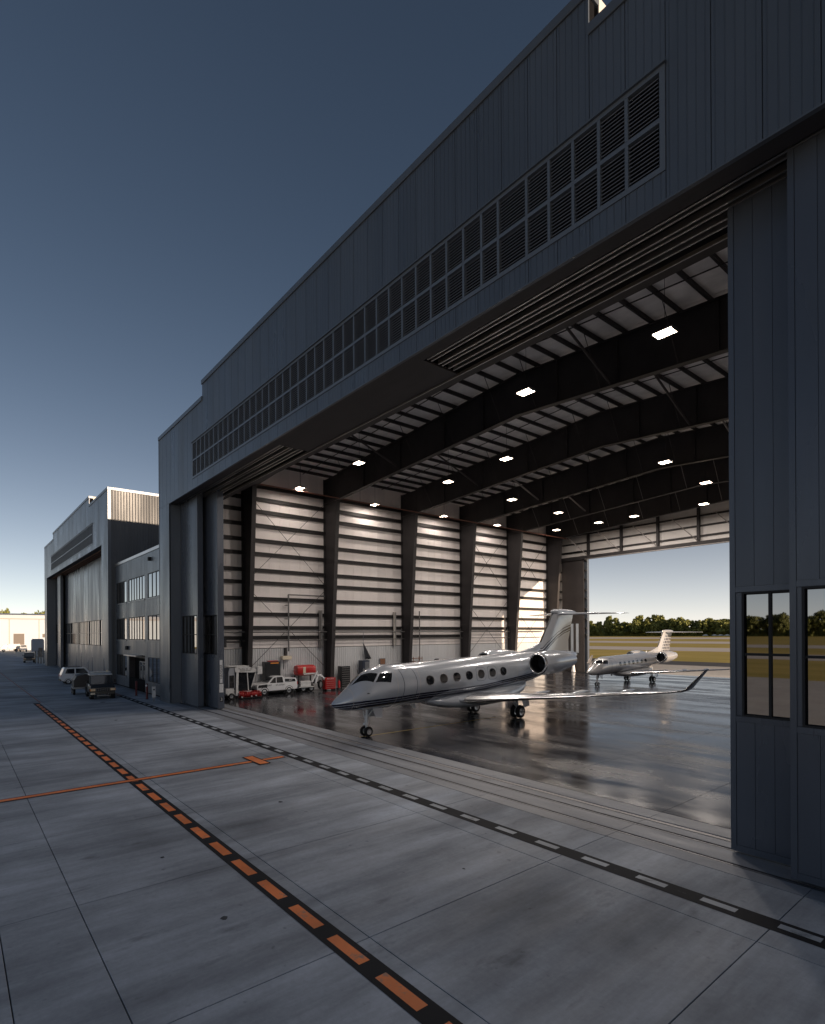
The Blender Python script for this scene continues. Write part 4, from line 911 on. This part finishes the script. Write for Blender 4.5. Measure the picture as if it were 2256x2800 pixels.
# --- black open-cab utility truck facing the camera (+X): local -Y is forward
def utility(label,loc,rz,roof,rack,rear,group=None,name='utility_truck'):
    V=thing(name,label,'truck',loc,rz,group); W_=1.86
    pr=[(-.02,.55),(.0,.98),(.10,1.10),(1.05,1.22),(1.10,1.14),(2.35,1.14),(2.4,.95),(4.1,.95),(4.1,.5),(.2,.48)]
    B=vehicle_body(pr,W_,.10,.95,'black_paint',V,bevel=.035)
    part('grille',MB().box(-.55,.55,-.05,.0,.68,.92),'black_plastic',V)
    for i in range(7): part('grille_bar',MB().box(-.48+.16*i-.015,-.48+.16*i+.015,-.065,-.05,.69,.91),'steel_grey',B)
    for sd in (-1,1):
        part('head_lamp',MB().box(sd*.74-.17,sd*.74+.17,-.06,-.002,.72,.92),'head_lamp',V,bevel=.02); part('indicator',MB().box(sd*.94-.03,sd*.94+.03,-.05,.1,.72,.92),'orange_light',V,bevel=.01)
        for yy in (.62,3.35): wheel(V,(sd*.78,yy,.38),.38,.28,rimm='steel_grey'); part('fender',MB().lathe((sd*.80-.16,yy,.40),(1,0,0),[(0,.44),(0,.49),(.32,.49),(.32,.44)],20),'black_plastic',V)
        for yy,lean in ((1.12,.22),(2.36,0)): part('cab_post',MB().bar((sd*.86,yy,1.14),(sd*.80,yy+lean,2.02),.06,.07),'black_paint',V)
        part('mirror',MB().box(sd*1.06-.08,sd*1.06+.08,1.02,1.10,1.35,1.62),'black_plastic',V,bevel=.02); part('mirror_arm',MB().cyl((sd*.86,1.12,1.3),(sd*1.06,1.06,1.45),.015,6),'black_plastic',V)
        part('door',MB().box(sd*.90-.02,sd*.90+.02,1.16,2.3,.70,1.22),'grimy_white' if sd<0 else 'black_paint',V,bevel=.015)
        part('seat',MB().box(sd*.42-.25,sd*.42+.25,1.75,2.25,.95,1.2).box(sd*.42-.25,sd*.42+.25,2.15,2.30,1.2,1.75),'black_plastic',V,bevel=.05)
    fr=MB().bar((-.84,1.14,1.18),(.84,1.14,1.18),.06,.06).bar((-.79,1.33,1.98),(.79,1.33,1.98),.06,.06).bar((-.80,2.36,2.02),(.80,2.36,2.02),.06,.06)
    part('windscreen_frame',fr,'black_paint',V); slab_pane(V,(1.16,1.22),(1.32,1.95),.78,.74)
    part('wiper',MB().bar((-.5,1.14,1.24),(.1,1.20,1.42),.02,.02).bar((.1,1.14,1.24),(.6,1.20,1.42),.02,.02),'black_plastic',V)
    part('steering_wheel',MB().lathe((-.42,1.52,1.32),(0,.85,.5),[(0,.17),(.02,.19),(.04,.17),(.02,.15)],16),'black_plastic',V)
    part('dashboard',MB().box(-.82,.82,1.16,1.42,1.0,1.22),'black_plastic',V,bevel=.04)
    part('roof',MB().prism([(1.24,2.00),(1.30,2.08),(2.55,2.12),(2.6,2.05),(2.58,1.99)],-.90,.90,'yz'),roof,V,bevel=.03)
    part('rear_screen',MB().box(-.78,-.1,2.34,2.36,1.2,1.95),'grimy_white',V); part('rear_screen',MB().box(.0,.78,2.34,2.36,1.2,1.95),'glass_dark',V)
    bp=part('bumper',MB().box(-.90,.90,-.20,-.08,.42,.62),'black_paint',V,bevel=.03); part('tow_hook',MB().cyl((-.4,-.25,.42),(-.4,-.25,.52),.03,8).cyl((.4,-.25,.42),(.4,-.25,.52),.03,8),'steel_grey',bp); part('skid_bar',MB().box(-.45,.45,-.16,-.1,.28,.36),'steel_grey',bp)
    part('number_plate',MB().box(-.96,-.62,-.215,-.2,.44,.58),'cream',V)
    if rack:
        rk=MB()
        for sd in (-1,1): rk.bar((sd*.75,1.35,2.27),(sd*.75,2.5,2.27),.03,.03); 
        for yy in (1.35,1.7,2.1,2.5): rk.bar((-.75,yy,2.27),(.75,yy,2.27),.03,.03); rk.bar((-.75,yy,2.1),(-.75,yy,2.27),.03,.03); rk.bar((.75,yy,2.1),(.75,yy,2.27),.03,.03)
        k=part('roof_rack',rk,'grimy_white',V); part('beacon',MB().cyl((.5,1.5,2.28),(.5,1.5,2.42),.08,10),'cream',V)
    if rear:
        bd=MB(); bd.box(-.88,.88,2.42,2.46,.95,1.35); bd.box(-.90,-.86,2.44,4.1,.95,1.35); bd.box(.86,.90,2.44,4.1,.95,1.35); bd.box(-.88,.88,4.06,4.1,.95,1.35); part('load_bed',bd,'black_paint',V)
    return V
utility('black open-cab truck with pale roof and cream headlamps facing the camera',(-54.4,10.1,0),R(86),'grimy_white',True,True)
utility('black pickup truck parked far off near the end of the closed hangar',(-139,12.3,0),R(84),'black_paint',False,True)
# canvas-covered trolley coupled behind the truck
V=thing('baggage_trolley','dark canvas-topped trolley coupled behind the black truck','trolley',(-59.6,9.55,0),R(86))
hoop=[(-.85,.72),(-.85,1.35),(-.62,1.75),(0,1.9),(.62,1.75),(.85,1.35),(.85,.72)]
part('cover',MB().prism(hoop,.1,2.3,'xz'),'tarp',V,bevel=.05); part('deck',MB().box(-.92,.92,.0,2.4,.55,.71),'steel_grey',V,bevel=.02)
part('draw_bar',MB().bar((0,0,.6),(0,-1.1,.5),.08,.08),'steel_grey',V); part('end_panel',MB().prism([(x*.9,.75+(z-.72)*.95) for x,z in hoop],.06,.095,'xz'),'steel_mid',V)
for sd in (-1,1):
    for yy in (.45,1.95): wheel(V,(sd*.82,yy,.32),.32,.2,rimm='steel_grey')
# --- white double-cab pickup with canopy inside the hangar, side to the camera (-Y is forward)
V=thing('pickup_truck','white pickup with canopy and black lettering against the hangar side wall','pickup',(-47.95,20.95,0),0)
pr=[(.02,.45),(.0,.86),(.12,1.02),(1.05,1.10),(1.62,1.62),(1.80,1.70),(2.55,1.70),(2.68,1.52),(3.86,1.46),(3.98,1.30),(4.02,.62),(3.9,.42),(.3,.38)]
vehicle_body(pr,1.62,.14,1.05,'white_paint',V)
for sd in (-1,1):
    side_pane(V,[(1.22,1.10),(1.70,1.58),(1.85,1.60),(1.85,1.10)],1.62,.14,1.05,sd,name='quarter_window'); side_pane(V,[(1.92,1.10),(1.92,1.61),(2.50,1.61),(2.58,1.10)],1.62,.14,1.05,sd); side_pane(V,[(2.76,1.16),(2.76,1.43),(3.78,1.38),(3.82,1.14)],1.62,.14,1.05,sd,name='canopy_window'); side_pane(V,[(.10,.72),(.16,.96),(1.0,1.02),(.98,.72)],1.62,.14,1.05,sd,'black_plastic','front_panel')
    for yy in (.72,3.15): wheel(V,(sd*.70,yy,.34),.34,.22,rimm='steel_grey'); part('wheel_arch',MB().lathe((sd*.775,yy,.36),(sd,0,0),[(0,.01),(0,.42),(.04,.42),(.04,.38)],20),'black_plastic',V)
    part('side_step',MB().box(sd*.83-.05,sd*.83+.05,1.2,2.75,.34,.40),'black_plastic',V); part('tail_lamp',MB().box(sd*.74-.07,sd*.74+.07,3.98,4.04,.85,1.1),'red_paint',V)
slab_pane(V,(1.10,1.14),(1.60,1.60),.66,.60); slab_pane(V,(3.99,1.42),(4.0,1.12),.6,.62,name='rear_window')
part('bumper',MB().box(-.78,.78,-.07,.08,.40,.60),'black_plastic',V,bevel=.03); part('bumper',MB().box(-.78,.78,3.96,4.12,.42,.58),'steel_grey',V,bevel=.03)
for s_,yy,sz_,zz in (('AE CLINT',1.0,.20,.90),('EA and SLIM',2.25,.17,.90),('4.09',3.3,.2,1.26)): text('lettering',s_,sz_,'ink' if zz<1 else 'white_paint',V,(.823 if zz<1 else .80,yy,zz),(R(90),0,R(90)),.003)
# --- white cab-forward sweeper with red brush
V=thing('floor_sweeper','white cab floor sweeper with red side brush beside the left door leaf','sweeper',(-46.9,17.75,0),0)
part('canopy',MB().prism([(.85,2.30),(.80,2.66),(1.0,2.74),(2.05,2.74),(2.75,2.48),(2.78,2.28),(2.4,2.22)],-.70,.70,'yz'),'grimy_white',V,bevel=.03)
part('roof_plate',MB().box(-.66,.66,.30,2.1,2.76,2.82),'grimy_white',V,bevel=.015)
part('rear_body',MB().prism([(.28,.95),(.28,2.30),(.38,2.68),(.84,2.68),(.84,.95)],-.62,.62,'yz'),'far_grey',V,bevel=.04); part('rear_pane',MB().box(.621,.635,.36,.78,1.0,2.05),'glass_dark',V)
for sd in (-1,1):
    part('cab_post',MB().bar((sd*.66,.98,.30),(sd*.66,1.04,2.32),.14,.20,(0,1,0)),'grimy_white',V); part('cab_post',MB().bar((sd*.66,2.02,.70),(sd*.66,1.92,2.30),.08,.07,(0,1,0)),'grimy_white',V)
    part('door_pane',MB().add([(sd*.64,1.16,.66),(sd*.64,2.0,.66),(sd*.64,1.90,2.24),(sd*.64,1.12,2.24)],[(0,1,2,3)]),'glass_dark',V)
    part('cab_sill',MB().box(sd*.66-.05,sd*.66+.05,1.05,2.35,.52,.66),'grimy_white',V,bevel=.02)
    part('front_post',MB().bar((sd*.66,2.30,.95),(sd*.66,2.72,2.30),.05,.06,(0,1,0)),'grimy_white',V)
    for yy in (.55,1.95): wheel(V,(sd*.55,yy,.27),.27,.2,rimm='steel_grey')
    text('lettering','The Bus  SL . ave',.18,'ink',V,(sd*.708,1.75,2.56),(R(90),0,R(90)*sd),.003); text('lettering','SERVICES SPR.VETS',.12,'ink',V,(sd*.708,1.75,2.40),(R(90),0,R(90)*sd),.003)
part('windscreen',MB().prism([(2.03,.70),(2.45,.72),(2.30,1.0),(2.68,2.22),(1.98,2.22)],-.62,.62,'yz'),'glass_dark',V,bevel=.02)
part('chassis',MB().box(-.6,.6,.2,2.45,.36,.56),'grimy_white',V,bevel=.03); part('engine_cover',MB().box(-.6,.6,.05,.80,.5,.94),'grimy_white',V,bevel=.05)
part('lamp_box',MB().box(.30,.80,2.80,3.25,2.05,2.72),'grimy_white',V,bevel=.03); part('lamp_bracket',MB().bar((.55,2.7,2.3),(.55,2.95,2.2),.06,.06),'steel_mid',V)
br=MB(); random.seed(3)
for i in range(520):
    t=random.uniform(0,2*PI); y=random.uniform(1.12,3.02); r0,r1=.14,random.uniform(.25,.33); a=Vector((.86+math.cos(t)*r0,y,.40+math.sin(t)*r0)); b_=Vector((.86+math.cos(t)*r1,y+random.uniform(-.04,.04),.40+math.sin(t)*r1)); br.cyl(a,b_,.024,3,.014)
part('brush',br,'red_bristle',V); part('brush_core',MB().cyl((.86,1.10,.40),(.86,3.04,.40),.17,14),'red_paint',V); part('brush_guard',MB().box(.60,1.14,1.1,3.05,.06,.13),'black_plastic',V,bevel=.02)
for y,z in ((1.25,.20),(2.1,.22),(2.5,.26),(2.95,.62),(1.75,.66)): part('marker_lamp',MB().cyl((1.14,y,z),(1.20,y,z),.06,10),'gear_white',V)
# --- red tank trailer with white loading arm
V=thing('tank_trailer','red tank trailer with a white curved loading arm near the second column','trailer',(-48.2,25.3,0),0)
rr=[]
for y,r in ((.0,.30),(.05,.46),(.25,.52),(1.75,.52),(1.95,.46),(2.0,.30)): rr.append([(r*1.05*math.copysign(abs(math.cos(t))**.7,math.cos(t)),y,2.05+r*math.copysign(abs(math.sin(t))**.7,math.sin(t))) for t in [2*PI*i/24 for i in range(24)]])
part('tank',MB().loft(rr),'red_paint',V,smooth=45); part('label_plate',MB().box(.545,.56,.55,.82,1.75,2.4),'cream',V); part('label_band',MB().box(.545,.56,.6,1.95,1.66,1.8),'grimy_white',V)
part('frame',MB().box(-.5,.5,-.1,2.2,.75,.9).box(-.45,-.35,.1,.2,.9,1.6).box(.35,.45,.1,.2,.9,1.6).box(-.45,-.35,1.8,1.9,.9,1.6).box(.35,.45,1.8,1.9,.9,1.6),'black_paint',V)
part('toolbox',MB().box(.0,.7,.2,1.3,.55,1.05),'grimy_white',V,bevel=.04); part('side_rail',MB().bar((.72,.0,.5),(.72,1.6,.5),.08,.08),'grimy_white',V)
arm=MB(); pts=[Vector((.75,1.75,.75)),Vector((.75,2.0,1.55)),Vector((.75,2.35,1.5)),Vector((.75,2.75,1.15)),Vector((.75,3.0,.6)),Vector((.75,3.15,.3))]
for a,b in zip(pts[:-1],pts[1:]): arm.cyl(a,b,.10,10)
for p in pts[1:-1]: arm.cyl(p-Vector((.09,0,0)),p+Vector((.09,0,0)),.13,12)
arm.bar((.75,1.35,.9),(.75,1.95,1.95),.12,.12); part('loading_arm',arm,'white_paint',V,smooth=40); part('arm_foot',MB().box(.55,.95,2.95,3.35,.03,.35),'grimy_white',V,bevel=.03)
hs=MB()
for k in range(3):
    for i in range(20):
        a=2*PI*i/20; b=2*PI*(i+1)/20; r=.42-.05*k; hs.cyl((.6+.08*k,2.35+r*.6*math.cos(a),.62+r*math.sin(a)),(.6+.08*k,2.35+r*.6*math.cos(b),.62+r*math.sin(b)),.035,6)
part('hose_coil',hs,'black_plastic',V,smooth=50)
for sd in (-1,1):
    for yy in (.55,1.4): wheel(V,(sd*.48,yy,.36),.36,.22,rimm='steel_grey')
# --- tool chests, cabinets, wall gear
def chest(label,loc,w,d,h,n,body,front,rz=0,name='tool_chest'):
    V=thing(name,label,'tool chest',loc,rz); part('carcass',MB().box(-d,0,0,w,.14,h),body,V,bevel=.02)
    hh=(h-.14-.12)/n
    for i in range(n):
        z=.17+hh*i; dr=part('drawer',MB().box(.0,.025,.04,w-.04,z,z+hh-.03),front,V,bevel=.006); part('handle',MB().box(.026,.05,.1,w-.1,z+hh-.075,z+hh-.05),'bright_steel',dr)
    for yy in (.1,w-.1):
        for xx in (-.1,-d+.1): part('castor',MB().cyl((xx,yy-.03,.07),(xx,yy+.03,.07),.07,12),'rubber',V)
    return V
c=chest('low bright red tool chest with lettered top band beside the second column',(-47.2,28.0,0),1.15,.6,1.25,5,'red_paint','red_paint'); text('lettering','KEEN BROS',.15,'white_paint',c,(.03,.58,1.17),(R(90),0,R(90)),.003)
chest('tall black tool cabinet with red-edged drawers right of the red chest',(-48.0,30.3,0),1.1,.6,2.25,9,'black_paint','black_paint')
V=thing('equipment_cabinet','tall black cabinet with a red lit strip behind the white pickup','cabinet',(-48.5,22.2,0)); part('carcass',MB().box(-.35,.35,0,1.55,.05,3.0),'black_paint',V,bevel=.08); part('light_strip',MB().box(.345,.37,.55,1.35,2.80,2.90),'orange_light',V); part('crown',MB().box(-.2,.2,.4,1.4,3.0,3.08),'red_paint',V,bevel=.03)
V=thing('vending_machine','blue-black upright machine with pale front against the wainscot','machine',(-48.5,33.0,0)); part('carcass',MB().box(-.38,.38,0,.9,.04,2.75),'blue_black',V,bevel=.05); part('front',MB().box(.381,.40,.32,.85,.3,2.6),'steel_grey',V,bevel=.01); part('logo_panel',MB().box(.381,.395,.05,.28,.6,2.5),'blue_black',V); text('lettering','USO',.3,'grimy_white',V,(.402,.16,1.6),(R(90),R(-90),R(90)),.003)
V=thing('floor_jack','low red hydraulic jack with a white foot beside the tool cabinet','jack',(-47.6,31.7,0)); part('beam',MB().prism([(0,.2),(0,.4),(.5,.95),(.62,.9),(.7,.3),(1.5,.25),(1.5,.15)],-.2,.2,'yz'),'red_paint',V,bevel=.02); part('foot',MB().box(-.1,.35,.1,1.4,.06,.16),'grimy_white',V); part('handle',MB().cyl((0,.55,.9),(.1,.2,1.9),.03,8),'black_plastic',V)
for yy in (.2,1.2): part('castor',MB().cyl((-.2,yy,.09),(.2,yy,.09),.09,10),'rubber',V)
V=thing('hose_reel','cream hose reel box hung below the stand pipe','hose reel',(XW+.1,24.2,3.1)); part('drum_box',MB().box(.0,.5,.0,.95,.0,.36),'cream',V,bevel=.05); part('bracket',MB().box(-.05,.2,.4,.6,.36,1.1),'steel_mid',V); part('hose',MB().cyl((.3,.2,.02),(.3,.2,-.9),.025,6),'black_plastic',V)
V=thing('hanging_tarp','black folded tarpaulin hanging from a hook above the vending machine','tarpaulin',(XW+.35,33.6,4.5))
tv=[]
for j in range(9):
    for i in range(7):
        u=i/6; v=j/8; tv.append((.05+.05*math.sin(u*9+v*2)*v,-.02+(u-.35)*(.1+.75*v)+.55*v,-1.65*v-.03*math.cos(u*12)*v))
mb=MB().add(tv,[(j*7+i,j*7+i+1,(j+1)*7+i+1,(j+1)*7+i) for j in range(8) for i in range(6)]); o=part('cloth',mb,'tarp',V,smooth=60); o.modifiers.new('t','SOLIDIFY').thickness=.03
part('hook',MB().cyl((.03,0,0),(.03,0,1.2),.02,6).cyl((.03,-.15,.05),(.03,.15,.05),.025,6),'steel_grey',V)
V=thing('wall_picture','small brown framed picture leaning at the wainscot behind the jet roof','picture',(XW+.12,35.9,2.15)); part('frame',MB().box(0,.06,0,.75,0,.7),'steel_grey',V,bevel=.01); part('print',MB().box(.061,.07,.06,.69,.06,.64),'brown',V)
V=thing('tool_board','steel bench bracket on the wall above the sweeper','wall bracket',(XW+.1,18.6,4.4)); part('arm',MB().box(0,.35,.1,.25,.0,.8),'black_paint',V); part('arm',MB().box(0,.35,1.55,1.7,.0,.8),'black_paint',V); part('bar',MB().cyl((.25,.15,.45),(.25,1.65,.45),.07,10),'steel_mid',V)
for y0,nm,lab in ((39.9,'parts_rack','maroon parts rack with pale bins by the third column'),(44.5,'work_bench','dark cluttered workbench along the wainscot behind the jet')):
    V=thing(nm,lab,'rack' if nm=='parts_rack' else 'workbench',(-48.4,y0,0))
    if nm=='parts_rack':
        for z in (.3,1.1,1.9,2.7): part('shelf',MB().box(-.3,.3,0,1.3,z,z+.05),'brown',V)
        for yy in (0,1.25):
            for xx in (-.3,.26): part('upright',MB().box(xx,xx+.04,yy,yy+.05,0,2.9),'brown',V)
        for k in range(4): part('bin',MB().box(-.25,.28,.08+.3*k,.32+.3*k,2.0,2.4),'grimy_white' if k%2 else 'brown',V,bevel=.01)
    else:
        part('top',MB().box(-.4,.4,0,4.2,.95,1.02),'steel_grey',V)
        for yy in (.05,2.1,4.1):
            for xx in (-.36,.32): part('leg',MB().box(xx,xx+.05,yy,yy+.05,0,.95),'steel_mid',V)
        for k in range(7): part('bench_item',MB().box(-.25,.2,.15+.57*k,.15+.57*k+random.uniform(.25,.5),1.021,1.021+random.uniform(.4,1.9)),random.choice(['black_plastic','steel_grey','grimy_white','red_paint']),V,bevel=.03)
V=thing('fire_extinguisher','red fire extinguisher stand with a white notice on the second column','extinguisher',(-47.3,29.62,0)); part('cylinder',MB().lathe((0,0,.2),(0,0,1),[(0,.01),(0,.12),(.6,.12),(.72,.04),(.8,.04),(.8,.01)],14),'red_paint',V,smooth=40); part('stand',MB().box(-.16,.16,-.16,.16,0,.18),'steel_mid',V); part('valve',MB().box(-.08,.08,-.02,.02,1.0,1.08),'black_plastic',V)
# ================================================================== OUTSIDE FITTINGS
for x,m,lab in ((-55.2,'red_post','plain dark red bollard nearest the office entrance'),(-51.6,'red_post','dark red bollard with a round white disc in front of the office window')):
    V=thing('bollard',lab,'bollard',(x,12.95,0),0,'red bollards by the office'); part('post',MB().lathe((0,0,0),(0,0,1),[(0,.09),(1.28,.09),(1.34,.06),(1.36,.01)],14),m,V,smooth=40); part('base_plate',MB().cyl((0,0,0),(0,0,.02),.16,14),'steel_mid',V)
    if 'disc' in lab: part('disc',MB().cyl((.07,-.06,1.18),(.09,-.08,1.18),.09,14),'grimy_white',V)
V=thing('notice_post','white notice board on a steel post beside the hangar corner','sign',(-49.3,12.9,0)); part('post',MB().cyl((0,0,0),(0,0,1.45),.045,10),'steel_grey',V); part('board',MB().box(-.05,-.01,-.13,.13,.35,1.25).box(.045,.06,-.13,.13,.35,1.25),'grimy_white',V,bevel=.01); part('mark',MB().cyl((.061,0,1.0),(.07,0,1.0),.07,12),'ink',V); part('cap',MB().box(-.1,.1,-.1,.1,1.45,1.55),'steel_grey',V,bevel=.02)
V=thing('traffic_cone','white cone by the rear left door leaf','cone',(-45.9,67.2,0)); part('cone',MB().lathe((0,0,.05),(0,0,1),[(0,.30),(.3,.24),(1.6,.08),(2.4,.03),(2.42,.001)],16),'white_paint',V,smooth=40); part('base',MB().box(-.4,.4,-.4,.4,0,.05),'black_plastic',V,bevel=.01)
# ================================================================== FAR THINGS
# sunlit white building closing the apron on the left
FX0=-262
fb=thing('warehouse','long sunlit white warehouse with dark door beyond the far end of the apron','warehouse',(FX0,30,0))
ys=[-60,-48,-36,-24,-12,-2,7.5,17,26.5,36,46,56,70]
for a,b in zip(ys[:-1],ys[1:]): wp('wall_panel',MB().box(FX0-.3,FX0,a+.05,b-.05,0,12.1),'far_white',fb)
for a in ys: wp('pilaster',MB().box(FX0-.2,FX0+.1,a-.14,a+.14,0,12.1),'far_trim',fb)
wp('fascia',MB().box(FX0-.5,FX0+.35,-60.3,70.3,12.15,13.6),'far_roof',fb); wp('gutter',MB().box(FX0+.352,FX0+.5,-60,70,12.05,12.3),'far_trim',fb)
wp('roof',MB().add([(FX0-.3,-60,13.5),(FX0-40,-60,15.5),(FX0-40,70,15.5),(FX0-.3,70,13.5)],[(0,1,2,3)]),'far_roof',fb); wp('rear_wall',MB().box(FX0-40,FX0-.31,-60,70,0,12),'far_white',fb)
for a,b in ((18.3,21.7),(-8,-4.2),(40,43)):
    d=wp('roller_door',MB().box(FX0+.001,FX0+.12,a,b,0,6.4),'far_door',fb)
    for k in range(8): part('slat',MB().box(FX0+.121,FX0+.15,a+.1,b-.1,.25+.75*k,.85+.75*k),'far_door',d)
wp('louver_vent',MB().box(FX0+.002,FX0+.1,27.6,29.4,4.9,6.3),'far_door',fb)
def small_truck(label,loc,rz,nm='parked_truck',box=True):
    V=thing(nm,label,'truck',loc,rz); vehicle_body([(0,.6),(0,1.5),(.3,1.7),(.7,2.4),(1.9,2.4),(1.95,.6)],2.1,.08,1.6,'white_paint',V,'cab'); slab_pane(V,(.32,1.75),(.68,2.34),.85,.8)
    part('load_body',MB().box(-1.05,1.05,2.05,5.6,.9,2.7 if box else 1.5),'grimy_white',V,bevel=.05)
    for sd in (-1,1):
        for yy in (.9,4.5): wheel(V,(sd*.9,yy,.48),.48,.3,rimm='steel_grey',n=14)
    return V
small_truck('white box truck parked at left in front of the white warehouse',(-243,13.2,0),R(0))
small_truck('white flatbed truck parked before the dark warehouse door',(-238,19.5,0),R(88),box=False)
V=thing('guard_hut','pale round-cornered hut beyond the corner of the closed hangar','hut',(-176,16.6,0)); part('shell',MB().box(-1.2,1.2,-.5,2.2,0,4.6),'far_grey',V,bevel=.5,seg=4); part('door',MB().box(1.201,1.24,.9,1.8,.05,2.4),'far_door',V); part('roof_cap',MB().box(-1.0,1.0,-.3,2.0,4.6,4.75),'far_white',V,bevel=.1)
for i in range(5):
    V=thing('barrier_post',['first','second','third','fourth','fifth'][i]+' black post from the left in the row beyond the closed hangar','post',(-134+.5*i,12.9+.42*i,0),0,'black posts past the hangar corner'); part('post',MB().lathe((0,0,0),(0,0,1),[(0,.10),(2.3,.10),(2.4,.07),(2.42,.01)],10),'black_paint',V,smooth=40); part('cap',MB().cyl((0,0,2.42),(0,0,2.5),.14,10),'black_plastic',V)
# distant shed and parked cars across the field
V=thing('storage_shed','low grey metal shed at the wood edge, right of the rear opening','shed',(-208,800,0)); part('wall',MB().box(-32,32,-9,9,0,13),'far_grey',V); part('roof',MB().prism([(-9.6,12.9),(0,15.2),(9.6,12.9)],-32.6,32.6,'yz'),'far_roof',V); part('roller_door',MB().box(-22,-12,-9.2,-9.001,0,9),'far_door',V); part('roller_door',MB().box(8,18,-9.2,-9.001,0,9),'far_door',V)
random.seed(11)
pc=MB().prism([(-2.2,.4),(-2.2,.95),(-1.2,1.05),(-.7,1.55),(.9,1.55),(1.5,1.0),(2.2,.9),(2.2,.4)],-.85,.85,'xz').mesh('parked_car',bevel=.08,seg=1)
ordn=['first','second','third','fourth','fifth','sixth','seventh','eighth','ninth']
for i in range(9):
    o=link('parked_car',pc.copy() if i==0 else pc,['white_paint'][0],None,(-330+9.5*i,790+random.uniform(-6,6),0),(0,0,random.uniform(-.2,.2))); o.scale=(2.2,2.2,2.2) if False else (1.6,1.6,1.6)
    tag(o,'tiny %s white vehicle from the left before the far wood'%ordn[i],'car','cars parked at the far wood')
# ------------------------------------------------------------------ trees
def tree_arrays(seed,h=1.,clumps=16,leaves=30,spread=.36,ls=.085):
    rg=np.random.default_rng(seed); V=[];
    cc=[]
    for k in range(clumps):
        z=rg.uniform(.30,.95); rad=spread*math.sqrt(max(.05,1-((z-.58)/.45)**2)); a=rg.uniform(0,2*PI); r=rad*math.sqrt(rg.uniform(.1,1)); cc.append((r*math.cos(a),r*math.sin(a),z,rg.uniform(.09,.17)))
    for x,y,z,s in cc:
        d=rg.normal(size=(leaves,3)); d/=np.linalg.norm(d,axis=1)[:,None]; c=np.array([x,y,z])+d*s*rg.uniform(.55,1.05,(leaves,1))*np.array([1,1,.75])
        u=rg.normal(size=(leaves,3)); u/=np.linalg.norm(u,axis=1)[:,None]; w=np.cross(u,d+.3*rg.normal(size=(leaves,3))); w/=np.linalg.norm(w,axis=1)[:,None]+1e-6
        sz=ls*rg.uniform(.5,1.,(leaves,1)); V.append(np.stack([c-u*sz-w*sz*.7,c+u*sz-w*sz*.7,c+u*sz+w*sz*.7,c-u*sz+w*sz*.7],1).reshape(-1,3))
    return np.concatenate(V)*h
TPL=[tree_arrays(s,1.,26,44,.34,.062) for s in range(5)]
def forest(name,label,spots,m):
    rg=np.random.default_rng(5); A=[]
    for i,(x,y,h,w) in enumerate(spots):
        a=rg.uniform(0,2*PI); T=TPL[i%5].copy(); c,s=math.cos(a),math.sin(a); T=T@np.array([[c,s,0],[-s,c,0],[0,0,1]]); T*=np.array([w,w,h]); A.append(T+np.array([x,y,-.02*h]))
    V=np.concatenate(A); n=len(V)//4; me=bpy.data.meshes.new(name); me.vertices.add(len(V)); me.vertices.foreach_set('co',V.astype(np.float32).ravel()); me.loops.add(n*4); me.loops.foreach_set('vertex_index',np.arange(n*4,dtype=np.int32)); me.polygons.add(n); me.polygons.foreach_set('loop_start',np.arange(0,n*4,4,dtype=np.int32)); me.update(calc_edges=True); me.validate()
    o=link(name,me,m); o['kind']='stuff'; tag(o,label,'wood'); return o
rg=np.random.default_rng(2)
def belt(x0,y0,x1,y1,n,depth,h0,h1):
    out=[]
    for i in range(n):
        t=(i+rg.uniform(0,1))/n; d=rg.uniform(0,depth); nx,ny=-(y1-y0),(x1-x0); L=math.hypot(nx,ny); out.append((x0+(x1-x0)*t+nx/L*d,y0+(y1-y0)*t+ny/L*d,rg.uniform(h0,h1)*(1+.12*math.sin(t*23)),rg.uniform(14,30)))
    return out
forest('forest_belt','dense green wood in a long belt beyond the airfield',belt(60,850,-760,850,170,60,15,30),'leaf')
forest('forest_belt','green wood on the near side, seen mirrored in the door glass',belt(-900,-760,260,-760,150,40,20,27),'leaf_dry')
# plain slab of understorey so that the belts read solid near the ground
for y,x0,x1,l in ((868,-760,60,'dark undergrowth under the far wood'),(-778,-900,260,'dark undergrowth under the near wood')):
    mb=MB(); n=90
    for i in range(n):
        x=x0+(x1-x0)*(i+.5)/n; w=(x1-x0)/n*.8; mb.lathe((x,y+rg.uniform(-6,6),-.2),(0,0,1),[(0,w),(rg.uniform(5,9),w*1.05),(rg.uniform(10,14),w*.5),(16,.1)],7)
    o=struct('undergrowth',mb,'leaf','stuff'); tag(o,l,'undergrowth')
def tree(label,loc,h,w,seed):
    V=thing('tree',label,'tree',loc,0,'trees behind the warehouse'); tr=MB().cyl((0,0,0),(.02*h,0,.5*h),.03*h,9,.017*h)
    for a in range(5): t=a*1.26+seed; tr.cyl((.01*h,0,(.28+.05*a)*h),(.22*w*math.cos(t),.22*w*math.sin(t),(.5+.06*a)*h),.013*h,6,.005*h)
    part('trunk',tr,'bark',V,smooth=50)
    T=tree_arrays(seed+20,1.,30,46,.36,.05)*np.array([w,w,h]); n=len(T)//4
    part('crown',MB().add(T.tolist(),[(4*i,4*i+1,4*i+2,4*i+3) for i in range(n)]),'leaf',V)
for (yy,h,w,sd,l) in ((20.3,18.2,7,1,'small round tree crown showing above the left end of the warehouse roof'),(28.5,17.0,14,2,'wide low tree crown above the middle of the warehouse roof'),(35.2,17.9,11,3,'leafy tree crown above the warehouse roof next to the closed hangar')): tree(l,(-345,yy,0),h,w,sd)
